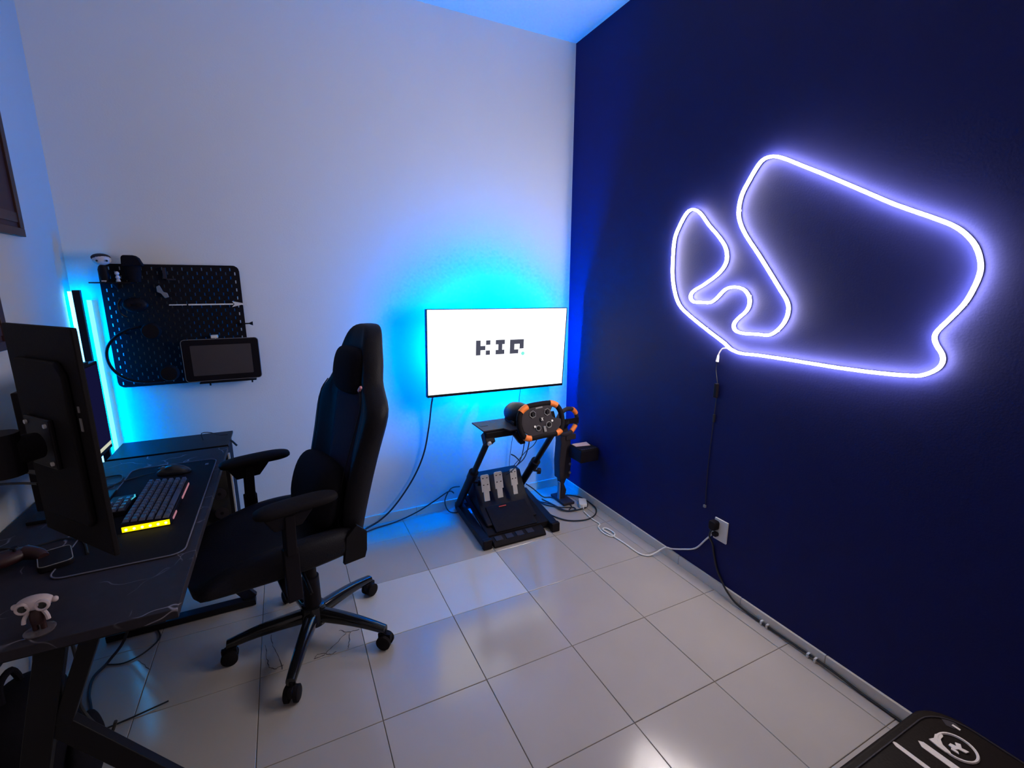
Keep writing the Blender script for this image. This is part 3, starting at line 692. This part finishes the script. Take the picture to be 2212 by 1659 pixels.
build('cap', MB().cyl((.050, YB-.033, 1.3145), (.066, YB-.033, 1.3145), .004, .011, 12), m_black, hk, smooth=True)
build('bracket', MB().bb(.016, .024, YB-.040, YB-.0245, 1.304, 1.325), m_black, hk)
# headset: wide band and two cups
hs = thing('headset', 'black over-ear headset with wide curved band on pegboard lower left', 'headset', (-.42, YB-.06, 1.05))
hy = YB-.062
band = [(-.405, 1.318), (-.455, 1.306), (-.505, 1.275), (-.540, 1.232), (-.552, 1.185), (-.545, 1.135), (-.520, 1.092), (-.480, 1.062), (-.430, 1.048), (-.375, 1.046), (-.335, 1.050)]
build('headband', MB().tube([(x, hy-.004, z) for x, z in band], .0065, n=10), m_black, hs, smooth=True)
build('ear_cup', MB().lathe((-.365, hy-.012, 1.295), [(.001, -.022), (.034, -.020), (.040, -.006), (.040, .010), (.030, .018), (.001, .018)], 22, axis='y'), m_matte, hs, smooth=True)
build('ear_cup', MB().lathe((-.318, hy-.012, 1.085), [(.001, -.022), (.034, -.020), (.040, -.006), (.040, .010), (.030, .018), (.001, .018)], 22, axis='y'), m_matte, hs, smooth=True)
build('hanger', MB().cyl((-.470, PY, 1.282), (-.470, hy-.014, 1.290), .005, None, 8), m_black, hs)
cp = thing('controller', 'black game controller hanging on pegboard above the headset band', 'controller', (-.43, YB-.05, 1.38))
build('shell', MB().ball((-.415, YB-.052, 1.42), .03, 16, 10, (1.7, .6, 1.15)), m_black, cp, smooth=True)
build('rim', MB().tube([(-.462, YB-.060, 1.452), (-.476, YB-.062, 1.43), (-.478, YB-.062, 1.40), (-.468, YB-.062, 1.375), (-.452, YB-.060, 1.363)], .005, n=8), m_gloss, cp, smooth=True)
for s in (-1, 1): build('thumbstick', MB().cyl((-.415+s*.02, YB-.068, 1.42), (-.415+s*.02, YB-.080, 1.42), .008, .009, 12), m_black, cp, smooth=True)
# shelf with little figures at the top left
sh = thing('peg_shelf', 'small black ledge on top left edge of the pegboard', 'shelf', (-.47, YB-.06, 1.52))
build('plate', MB().bb(-.556, -.405, YB-.115, YB-.022, 1.520, 1.526), m_black, sh)
build('bracket', MB().prism([(YB-.10, 1.520), (YB-.024, 1.520), (YB-.024, 1.490)], lambda a, b_, c: (c, a, b_), -.48, -.474), m_black, sh)
m_face = mat('pale_face', (.60, .56, .60), .5)
f1 = thing('figurine', 'round-headed pale figurine with dark cap on top left of pegboard', 'figurine', (-.505, YB-.075, 1.526))
build('body', MB().loft([[(-.505+rx*math.cos(a*PI/6), YB-.075+.014*math.sin(a*PI/6), z) for a in range(12)] for z, rx in ((1.527, .016), (1.56, .021), (1.595, .016), (1.602, .008))]), m_black, f1, smooth=True)
h1 = build('head', MB().ball((-.505, YB-.078, 1.625), .030, 18, 12, (1.18, .8, .80)), m_face, f1, smooth=True)
build('cap', MB().ball((-.508, YB-.073, 1.634), .031, 18, 12, (1.18, .82, .62)), m_dgrey, h1, smooth=True)
for s in (-1, 1): build('eye', MB().ball((-.499+s*.018, YB-.101, 1.620), .0045, 10, 6), m_gloss, h1, smooth=True)
build('hand', MB().bb(-.515, -.498, YB-.094, YB-.086, 1.528, 1.533), m_face, f1)
f2 = thing('figurine', 'black helmeted figurine standing above pegboard top edge, left', 'figurine', (-.40, YB-.06, 1.526))
build('body', MB().loft([[(-.400+rx*math.cos(a*PI/6), YB-.065+.018*math.sin(a*PI/6), z) for a in range(12)] for z, rx in ((1.527, .024), (1.56, .030), (1.60, .034), (1.61, .02))]), m_velour, f2, smooth=True)
build('helmet', MB().prism([(-.437, 1.598), (-.434, 1.640), (-.426, 1.648), (-.384, 1.648), (-.370, 1.636), (-.355, 1.600)], lambda a, b_, c: (a, c, b_), YB-.090, YB-.045), m_velour, f2, bevel=.008)
f3 = thing('figurine', 'tiny white figurine on peg shelf left of the helmeted one', 'figurine', (-.455, YB-.10, 1.526))
build('body', MB().loft([[(-.452+rx*math.cos(a*PI/5), YB-.10+rx*math.sin(a*PI/5), z) for a in range(10)] for z, rx in ((1.528, .009), (1.540, .006), (1.546, .0095), (1.556, .006))]), m_face, f3, smooth=True)
build('head', MB().ball((-.453, YB-.10, 1.565), .009, 10, 8), m_face, f3, smooth=True)
f4 = thing('keyring', 'pale grey trinket hanging at the middle top of the pegboard', 'trinket', (-.31, YB-.045, 1.46))
build('charm', MB().prism([(-.325, 1.505), (-.312, 1.512), (-.300, 1.480), (-.285, 1.475), (-.280, 1.455), (-.297, 1.450), (-.310, 1.472), (-.325, 1.480)], lambda a, b_, c: (a, c, b_), YB-.045, YB-.037), m_grey, f4, bevel=.002)
build('hook', MB().cyl((-.312, PY, 1.514), (-.312, YB-.045, 1.514), .003, None, 8), m_black, f4)
f5 = thing('tool_holder', 'dark grey L-shaped tool hanging near pegboard top, right of helmeted figurine', 'tool', (-.28, YB-.04, 1.53))
build('body', MB().bb(-.292, -.278, YB-.045, YB-.030, 1.535, 1.595).bb(-.292, -.245, YB-.045, YB-.030, 1.535, 1.543), m_dgrey, f5, bevel=.001)

# ================================================================ wheel stand (sim racing)
ws = thing('wheel_stand', 'black racing wheel stand with slanted tubes on the floor below television', 'wheel stand', (1.42, 1.5, 0))
for x0, x1 in ((1.165, 1.185), (1.628, 1.690)):
    build('side_rail', MB().bar((x0, 1.245, .030), (x1, 1.80, .030), .052, .050), m_metal, ws, bevel=.006)
    build('rubber_foot', MB().bb(x0-.028, x0+.028, 1.232, 1.262, .001, .062), m_black, ws, bevel=.006)
build('rear_bar', MB().bb(1.18, 1.69, 1.765, 1.80, .012, .05), m_metal, ws, bevel=.003)
build('front_bar', MB().bb(1.19, 1.615, 1.300, 1.335, .008, .038), m_metal, ws, bevel=.003)
build('pedal_deck', MB().prism([(1.30, .035), (1.30, .05), (1.70, .135), (1.70, .12)], lambda a, b_, c: (c, a, b_), 1.192, 1.612), m_matte, ws, bevel=.003)
for x, xk in ((1.172, -1), (1.605, 1)):
    build('tube', MB().cyl((x, 1.735, .06), (x, 1.235, .672), .0175, None, 16), m_metal, ws, smooth=True)
    build('sleeve', MB().cyl((x, 1.765, .04), (x, 1.490, .372), .0245, None, 16), m_metal, ws, smooth=True)
    build('collar', MB().cyl((x, 1.505, .345), (x, 1.462, .398), .031, None, 16), m_black, ws, smooth=True)
    build('knob', MB().cyl((x+.015, 1.545, .300), (x+.060, 1.530, .292), .008, None, 10).cyl((x+.052, 1.532, .293), (x+.072, 1.525, .290), .022, .020, 14), m_black, ws, smooth=True)
    build('top_clamp', MB().box((x, 1.235, .685), (.055, .060, .065), Matrix.Rotation(R(-35), 3, 'X')), m_black, ws, bevel=.004)
    build('clamp_bolt', MB().cyl((x-.01, 1.198, .672), (x-.01, 1.188, .665), .012, None, 12), m_steel, ws, smooth=True)
build('head_bar', MB().bb(1.15, 1.62, 1.205, 1.250, .690, .725), m_metal, ws, bevel=.003)
build('wheel_plate', MB().prism([(1.14, 1.22), (1.14, 1.40), (1.60, 1.40), (1.60, 1.17), (1.28, 1.17), (1.26, 1.22)], lambda a, b_, c: (a, b_, c), .727, .735), m_dgrey, ws, bevel=.001)
build('plate_slot', MB().bb(1.155, 1.20, 1.30, 1.325, .7352, .7365), m_black, ws)

# steering wheel with its motor base
wl = thing('steering_wheel', 'formula style steering wheel with orange grip corners facing the camera', 'steering wheel', (1.443, 1.135, .785))
WR = Matrix.Rotation(R(-14), 3, 'X') @ Matrix.Rotation(R(-2), 3, 'Y')
WC = Vector((1.443, 1.125, .790))
rx_ = Matrix.Rotation(R(-14), 3, 'X')
build('motor_housing', MB().lathe((1.375, 1.27, .800), [(.02, -.085), (.042, -.08), (.054, -.05), (.060, -.01), (.062, .05), (.052, .085), (.03, .09)], 28, axis='y', rot=rx_), m_black, wl, smooth=True)
build('clamp_foot', MB().prism([(-.088, -.098), (-.135, -.060), (-.150, -.085), (-.110, -.140), (-.080, -.138)], lambda a, b_, c: (1.443+a, c, .79+b_), 1.150, 1.185), m_black, wl, bevel=.003)
build('mount_foot', MB().bb(1.33, 1.50, 1.23, 1.36, .7358, .76), m_black, wl, bevel=.006)
def wp(a, b_, c): return WC+WR @ Vector((a, -c, b_))
OUT = [(-.070, .080), (0, .083), (.070, .080), (.108, .064), (.130, .030), (.136, -.010), (.130, -.055), (.108, -.086), (.070, -.094), (0, -.092), (-.070, -.094), (-.108, -.086), (-.130, -.055), (-.136, -.010), (-.130, .030), (-.108, .064)]
build('rim', MB().tube([wp(a, b_, 0) for a, b_ in OUT], .0155, n=12, closed=True, smooth=3), m_matte, wl, smooth=True)
face = [(-.072, .078), (0, .080), (.070, .078), (.082, .060), (.066, .040), (.070, .004), (.088, -.006), (.122, -.016), (.118, -.052), (.070, -.090), (0, -.088), (-.070, -.090), (-.118, -.052), (-.126, -.012), (-.120, .028), (-.100, .060)]
build('face_plate', MB().prism(face, wp, -.006, .010), m_dgrey, wl, bevel=.003)
build('spoke', MB().prism([(-.135, -.02), (-.098, -.014), (-.098, -.046), (-.128, -.055)], wp, -.004, .008), m_dgrey, wl, bevel=.002)
build('spoke', MB().prism([(.135, -.02), (.098, -.014), (.098, -.046), (.128, -.055)], wp, -.004, .008), m_dgrey, wl, bevel=.002)
for seg in ([(-.118, .055), (-.105, .066), (-.088, .074), (-.074, .079)], [(.068, .080), (.082, .077), (.098, .070), (.112, .061)], [(-.114, -.082), (-.102, -.089), (-.090, -.092), (-.078, -.093)], [(.116, -.080), (.106, -.087), (.094, -.091), (.084, -.093)]):
    build('grip_corner', MB().tube([wp(a, b_, .001) for a, b_ in seg], .0178, n=12, smooth=3), m_orange, wl, smooth=True, label='orange corner grip')
def dial(a, b_, r, n, nm='dial'):
    d = build(nm, MB().tube([wp(a+r*math.cos(2*PI*k/n+.3), b_+r*math.sin(2*PI*k/n+.3), .012) for k in range(n)], .0026, n=6, closed=True, smooth=1), m_grey, wl, smooth=True)
    build('dial_cap', MB().cyl(wp(a, b_, .010), wp(a, b_, .020), r*.55, r*.45, 12), m_black, d, smooth=True)
dial(-.052, .034, .0195, 6); dial(.040, .034, .0195, 6); dial(-.028, -.046, .0145, 12); dial(.040, -.037, .0165, 12)
build('rocker', MB().prism([(.004, -.072), (.020, -.072), (.018, -.040), (.002, -.040)], wp, .010, .016), m_grey, wl, bevel=.001)
build('emblem', MB().cyl(wp(0, 0, .010), wp(0, 0, .0155), .0125, None, 20), m_black, wl, smooth=True)
build('emblem_mark', MB().prism([(-.005, -.009), (-.001, -.009), (0, -.002), (.004, -.009), (.008, -.009), (.004, .001), (.008, .009), (.003, .009), (.001, .003), (-.002, .009), (-.006, .009), (-.002, .001)], wp, .0155, .0165), m_white, wl)
for a, b_ in ((-.050, -.034), (.062, -.018)): build('button', MB().cyl(wp(a, b_, .010), wp(a, b_, .017), .0062, None, 14), m_white, wl, smooth=True)
build('display', MB().prism([(-.030, .060), (.016, .062), (.014, .070), (-.028, .068)], wp, .010, .012), m_grey, wl)
build('paddle', MB().prism([(-.105, .03), (-.05, .03), (-.05, -.01), (-.11, -.01)], wp, -.03, -.026).prism([(.105, .03), (.05, .03), (.05, -.01), (.11, -.01)], wp, -.03, -.026), m_black, wl)
build('shaft', MB().cyl(wp(-.02, 0, -.006), wp(-.03, 0, -.07), .03, None, 16), m_black, wl, smooth=True)
# pedal set
pd = thing('pedal_set', 'black three-pedal unit with steel pedals on the wheel stand base', 'pedals', (1.38, 1.55, .09))
build('housing', MB().prism([(1.36, .066), (1.36, .082), (1.47, .135), (1.55, .225), (1.60, .300), (1.68, .300), (1.70, .150)], lambda a, b_, c: (c, a, b_), 1.215, 1.560), m_black, pd, bevel=.006)
build('heel_plate', MB().prism([(1.30, .054), (1.30, .060), (1.47, .145), (1.47, .138)], lambda a, b_, c: (c, a, b_), 1.250, 1.530), m_matte, pd, bevel=.002)
build('label_strip', MB().box((1.36, 1.452, .139), (.05, .002, .006), Matrix.Rotation(R(-60), 3, 'X')), m_red, pd)
for x, dz, wd in ((1.254, 0, .056), (1.345, .004, .056), (1.452, .006, .046)):
    def pf(a, b_, c, x=x, dz=dz): return Vector((x+a, 1.470+.30*b_-c*.95, .275+dz+b_-c*.3))
    pl = build('pedal', MB().prism([(-wd/2, -.02), (wd/2, -.02), (wd/2, .074), (wd/2-.006, .080), (-wd/2+.006, .080), (-wd/2, .074)], pf, 0, .004), m_steel, pd, bevel=.001)
    build('pedal_arm', MB().prism([(-wd*.32, -.075), (wd*.32, -.075), (wd*.32, -.018), (-wd*.32, -.018)], pf, -.002, .004), m_steel, pl)
    for a, b_ in ((-wd*.24, .060), (wd*.24, .060), (-wd*.24, .02), (wd*.24, .02)):
        build('hole', MB().cyl(pf(a, b_, .0035), pf(a, b_, .0050), .0052, None, 10), m_black, pl)
hr = thing('heel_rest', 'low black ribbed heel rest on the floor before the pedals', 'heel rest', (1.375, 1.265, 0))
build('bar', MB().prism([(1.228, .002), (1.228, .012), (1.245, .030), (1.298, .040), (1.298, .002)], lambda a, b_, c: (c, a, b_), 1.205, 1.555), m_matte, hr, bevel=.003)
for x in (1.235, 1.305, 1.375, 1.445): build('pad', MB().box((x+.015, 1.268, .0365), (.046, .040, .004), Matrix.Rotation(R(10), 3, 'X')), m_dgrey, hr)
cable('wheel_cable', 'leftmost of the three thin black cables hanging below the steering wheel', [(1.375, 1.19, .70), (1.39, 1.22, .62), (1.41, 1.30, .50), (1.415, 1.40, .40), (1.42, 1.52, .312)], .0028, m_cable)
cable('wheel_cable', 'middle of the three thin black cables hanging below the steering wheel', [(1.41, 1.19, .70), (1.43, 1.24, .60), (1.46, 1.35, .48), (1.49, 1.52, .36), (1.51, 1.60, .306)], .0034, m_cable)
cable('wheel_cable', 'rightmost of the three thin black cables hanging below the steering wheel', [(1.48, 1.19, .70), (1.475, 1.25, .60), (1.47, 1.35, .52), (1.49, 1.50, .40), (1.505, 1.62, .306)], .0024, m_cable)
cable('spare_lead', 'short black lead with plug end sticking up beside the right stand tube', [(1.445, 1.50, .455), (1.475, 1.51, .435), (1.51, 1.53, .400), (1.55, 1.58, .36)], .004, m_cable, smooth=3)
cable('television_wire', 'thin black wire dropping from the television behind the steering wheel', [(1.613, 1.70, .838), (1.613, 1.72, .76), (1.616, 1.74, .66), (1.60, 1.78, .5), (1.58, 1.80, .3), (1.57, 1.80, .07)], .0018, m_cable)
cable('television_cable', 'black cable falling from television left end down the white wall to floor', [(1.010, 1.72, .845), (1.006, 1.76, .76), (.995, 1.79, .62), (.955, 1.795, .44), (.88, 1.80, .28), (.76, 1.79, .13), (.66, 1.79, .045), (.56, 1.78, .008), (.50, 1.74, .006)], .0055, m_cable)
cable('floor_lead', 'black cable along back skirting from the gaming chair to wheel stand', [(.46, 1.70, .006), (.60, 1.76, .006), (.76, 1.79, .008), (.90, 1.80, .04), (1.02, 1.805, .09), (1.12, 1.80, .14), (1.155, 1.80, .12)], .0045, m_cable)
cable('floor_lead', 'black cable loop beside the left foot of the wheel stand', [(1.20, 1.80, .16), (1.14, 1.815, .15), (1.09, 1.80, .08), (1.10, 1.76, .02), (1.15, 1.74, .006), (1.19, 1.72, .03)], .004, m_cable)
A = lambda l, z=.006: [(x, y, z) for x, y in l]
cable('floor_lead', 'black cable from right stand tube down towards foot of the corner post', [(1.66, 1.70, .13), (1.72, 1.70, .08), (1.79, 1.68, .012), (1.841, 1.66, .006), (1.885, 1.60, .006), (1.905, 1.52, .006), (1.90, 1.47, .006), (1.86, 1.44, .006)], .004, m_cable)
cable('floor_lead', 'small black cable loop on floor just right of the wheel stand', A([(1.71, 1.72), (1.735, 1.66), (1.749, 1.57), (1.817, 1.50), (1.87, 1.47), (1.905, 1.45), (1.895, 1.42), (1.83, 1.44), (1.80, 1.55), (1.771, 1.66)], .007), .004, m_cable)
cable('floor_lead', 'widest black cable loop on the floor near the white power brick', A([(1.70, 1.68), (1.70, 1.58), (1.700, 1.454), (1.738, 1.353), (1.795, 1.296), (1.891, 1.270), (1.975, 1.30), (2.030, 1.365), (2.045, 1.448), (2.040, 1.541), (2.01, 1.60), (1.96, 1.64)], .008), .0045, m_cable)
cable('floor_lead', 'wavy black cable crossing the wide loop towards white power brick', A([(1.72, 1.64), (1.79, 1.55), (1.80, 1.464), (1.843, 1.418), (1.921, 1.405), (1.985, 1.413), (2.02, 1.45)], .010), .0045, m_cable)

# power brick, white lead
ad = thing('power_brick', 'white power brick on floor tiles by the navy wall corner', 'power adapter', (1.985, 1.46, 0), R(60))
build('body', MB().prism(rrect(.10, .055, .014), lambda a, b_, c: (a, b_, c), .001, .032), m_white, ad, local=True, bevel=.004)
build('strain_relief', MB().cyl((-.05, 0, .016), (-.075, 0, .014), .006, .004, 10), m_white, ad, local=True, smooth=True)
cable('white_cable', 'white mains cable looped on floor and rising along navy wall to socket', [(1.935, 1.375, .008), (1.925, 1.27, .006), (1.93, 1.19, .006), (1.90, 1.16, .006), (1.885, 1.09, .006), (1.905, 1.03, .006), (1.940, 1.05, .008), (1.935, 1.12, .008), (1.905, 1.12, .008), (1.915, 1.03, .007), (1.925, .93, .006), (1.93, .82, .006), (1.955, .775, .008), (1.99, .76, .018), (2.05, .74, .052), (2.062, .70, .063), (2.062, .62, .105), (2.062, .54, .155), (2.055, .48, .235), (2.048, .44, .290)], .0042, m_white, smooth=5)

# socket, plug, wall cables
ok_ = thing('wall_socket', 'white double wall socket with black plugs on the navy wall', 'socket', (XR, .405, .27))
build('plate', MB().bb(XR-.009, XR-.0002, .362, .438, .273, .386), m_white, ok_, bevel=.002)
build('plug', MB().prism(rrect(.040, .048, .012), lambda a, b_, c: (c, .425+a, .352+b_), XR-.045, XR-.009), m_black, ok_, bevel=.005, label='black plug in upper outlet')
build('plug', MB().prism(rrect(.028, .022, .008), lambda a, b_, c: (c, .418+a, .305+b_), XR-.030, XR-.009), m_black, ok_, bevel=.003, label='black plug in lower outlet')
build('plug', MB().cyl((XR-.009, .436, .300), (XR-.028, .440, .298), .010, .008, 12), m_white, ok_, smooth=True)
cable('black_cable', 'black cable from wall socket down the navy wall then along the right skirting', [(XR-.030, .428, .335), (XR-.034, .440, .29), (XR-.012, .434, .24), (XR-.006, .428, .20), (XR-.006, .40, .12), (XR-.008, .36, .070), (XR-.018, .32, .045), (XR-.020, .27, .020), (XR-.018, .20, .010), (XR-.017, .05, .010), (XR-.016, -.12, .014), (XR-.018, -.20, .014), (XR-.018, -.30, .007), (XR-.018, -.42, .006), (XR-.018, -.60, .006)], .0048, m_cable, smooth=5)
for y, lb in ((.128, 'white cable clip on right skirting, nearest the wall socket'), (.100, 'white cable clip on right skirting, second from the wall socket'),
              (-.085, 'white cable clip on right skirting, third from the wall socket'), (-.115, 'white cable clip on right skirting, closest to the padded bench')):
    solo('cable_clip', MB().bb(XR-.026, XR-.0102, y-.004, y+.004, .002, .020), m_white, lb, 'clip', group='cable clips on the right skirting')
nl = thing('neon_power_lead', 'thin black lead with white connector running down the navy wall from neon', 'cable', (XR, .5, .41))
build('white_lead', MB().tube([(XR-.018, .455, 1.232), (XR-.016, .485, 1.226), (XR-.010, .505, 1.205), (XR-.009, .511, 1.185)], .0028, n=8), m_white, nl, smooth=True)
build('connector', MB().cyl((XR-.009, .510, 1.192), (XR-.008, .514, 1.160), .0045, .0075, 12), m_white, nl, smooth=True, label='white connector')
build('wire', MB().tube([(XR-.007, .515, 1.162), (XR-.004, .520, 1.12), (XR-.004, .508, 1.07), (XR-.004, .502, 1.02), (XR-.004, .505, .90), (XR-.004, .508, .80), (XR-.004, .512, .60), (XR-.004, .506, .42)], .0020, n=6), m_cable, nl, smooth=True)
build('dimmer', MB().bb(XR-.018, XR-.0005, .495, .512, .985, 1.055), m_black, nl, bevel=.003)
build('sleeve', MB().bb(XR-.010, XR-.0005, .500, .508, .86, .90), m_cable, nl)
build('end_clip', MB().bb(XR-.010, XR-.0005, .502, .514, .405, .418), m_grey, nl)

# corner post and box, second wheel
cs_ = thing('corner_post', 'dark grey upright post standing in the corner right of wheel stand', 'post', (1.90, 1.62, 0))
build('foot', MB().bb(1.855, 1.945, 1.50, 1.68, .002, .022), m_dgrey, cs_, bevel=.004)
build('neck', MB().prism([(1.872, .022), (1.915, .022), (1.925, .08), (1.905, .13), (1.93, .18), (1.87, .18), (1.885, .10)], lambda a, b_, c: (a, c, b_), 1.58, 1.63), m_dgrey, cs_, bevel=.004)
build('inner_strip', MB().bb(1.863, 1.870, 1.575, 1.60, .022, .15), m_grey, cs_)
build('body', MB().prism([(1.862, .17), (1.945, .17), (1.955, .30), (1.945, .46), (1.90, .60), (1.85, .60), (1.865, .44), (1.855, .30)], lambda a, b_, c: (a, c, b_), 1.57, 1.65), m_dgrey, cs_, bevel=.008)
for z in (.28, .215): build('bolt', MB().cyl((1.940, 1.570, z), (1.940, 1.562, z), .009, None, 12), m_grey, cs_, smooth=True)
build('top_bracket', MB().bb(1.90, 1.98, 1.56, 1.62, .46, .50), m_dgrey, cs_, bevel=.004)
bx = thing('shifter_box', 'black box with slotted lid fixed beside the corner post at navy wall', 'box', (1.98, 1.47, .345))
build('case', MB().bb(1.915, 2.058, 1.40, 1.545, .345, .428), m_black, bx, bevel=.004)
build('lid', MB().bb(1.918, 2.055, 1.403, 1.542, .4282, .435), m_matte, bx, bevel=.002)
for k in range(7): build('slot', MB().bb(1.925+.018*k, 1.937+.018*k, 1.408, 1.422, .4352, .437), m_dgrey, bx)
build('arm', MB().bb(1.96, 1.98, 1.545, 1.60, .37, .41), m_metal, bx)
solo('paper_sheet', MB().prism([(1.93, 1.485), (2.035, 1.465), (2.05, 1.535), (1.93, 1.54)], lambda a, b_, c: (a, b_, c), .4355, .4375), m_paper, 'warm pinkish sheet lying on black box by the navy wall', 'paper')
sw = thing('steering_wheel', 'second steering wheel with orange grips half hidden in the corner', 'steering wheel', (1.885, 1.50, .55))
c2 = Vector((1.795, 1.40, .655))
def ring(a0, a1, n, r=.085): return [c2+Vector((r*1.12*math.cos(R(a0+(a1-a0)*k/n)), .03*math.cos(R(a0+(a1-a0)*k/n)), r*math.sin(R(a0+(a1-a0)*k/n)))) for k in range(n+1)]
build('rim', MB().tube(ring(0, 345, 23), .014, n=10, closed=True, smooth=1), m_dgrey, sw, smooth=True)
build('grip', MB().tube(ring(28, 62, 5), .0162, n=10, smooth=1), m_orange, sw, smooth=True, label='orange upper grip')
build('grip', MB().tube(ring(-62, -28, 5), .0162, n=10, smooth=1), m_orange, sw, smooth=True, label='orange lower grip')
build('spoke', MB().bar(c2+Vector((-.09, 0, 0)), c2+Vector((.09, .0, 0)), .006, .035), m_black, sw)
build('holder', MB().bar(c2, Vector((1.89, 1.58, .56)), .03, .03), m_black, sw)

# ================================================================ padded bench in the lower right corner
ot = thing('storage_bench', 'black padded bench with white stripes and round emblem, lower right by navy wall', 'bench', (1.40, -.85, 0))
oy1, ox0, ox1, oy0 = -.590, .98, 1.655, -1.25
out = []
for cx, cy, a0, r_ in ((ox1-.085, oy1-.085, 0, .085), (ox0+.05, oy1-.05, 90, .05), (ox0+.05, oy0+.05, 180, .05), (ox1-.085, oy0+.085, 270, .085)):
    for k in range(8): t = R(a0+90*k/7); out.append((cx+r_*math.cos(t), cy+r_*math.sin(t)))
m_ot = mat('bench_vinyl', (.010, .006, .005), .5, spec=.08, noise=.15, nscale=25, bump=.08, bscale=150)
build('box', MB().prism([(x*.98+.0264, y*.98-.0184) for x, y in out], lambda a, b_, c: (a, b_, c), .004, .35), m_ot, ot, bevel=.004)
build('lid', MB().prism(out, lambda a, b_, c: (a, b_, c), .355, .448), m_ot, ot, bevel=.012)
build('piping', MB().tube([((x-1.32)*.955+1.32, (y+.92)*.93-.92, .449) for x, y in out], .0022, n=6, closed=True, smooth=1), m_dgrey, ot, smooth=True)
m_stripe = mat('white_stripe', (.70, .62, .58), .6)
def stripe(x, wd, y1): return MB().prism([(x-wd/2, y1-.012), (x+wd*.1, y1), (x+wd/2, y1-.008), (x+wd/2, -1.20), (x-wd/2, -1.20)], lambda a, b_, c: (a, b_, c), .4482, .4492)
build('stripe', stripe(1.430, .012, -.612), m_stripe, ot); build('stripe', stripe(1.487, .018, -.640), m_stripe, ot)
ec = Vector((1.551, -.690, .4492))
em = build('emblem', MB().tube([ec+Vector((.036*math.cos(2*PI*k/28), .036*math.sin(2*PI*k/28), 0)) for k in range(28)], .0032, n=6, closed=True, smooth=1), m_stripe, ot, smooth=True, label='round pale emblem')
build('emblem_mane', MB().prism([(-.040, .022), (-.036, .040), (-.022, .036), (-.008, .040), (.008, .034), (.004, .028), (-.012, .027), (-.024, .018), (-.030, .002), (-.036, -.004), (-.040, .006)], lambda a, b_, c: ec+Vector((a, b_, c)), -.0005, .0022), m_stripe, em)
build('emblem_letters', MB().prism([(-.012, .012), (-.003, .012), (.001, .002), (.010, .008), (.016, .0), (.006, -.006), (.010, -.018), (0, -.016), (-.004, -.004), (-.014, 0)], lambda a, b_, c: ec+Vector((a, b_, c)), -.0005, .0020), m_stripe, em)
build('emblem_letters', MB().prism([(-.020, .004), (-.014, .006), (-.012, -.006), (-.018, -.010)], lambda a, b_, c: ec+Vector((a, b_, c)), -.0005, .0020), m_stripe, em)
build('badge', MB().prism([(1.600, -.650), (1.615, -.632), (1.632, -.650), (1.622, -.668), (1.606, -.664)], lambda a, b_, c: (a, b_, c), .4481, .4490), m_dgrey, ot)
build('badge_mark', MB().bb(1.612, 1.618, -.672, -.656, .4486, .4494), m_stripe, ot)
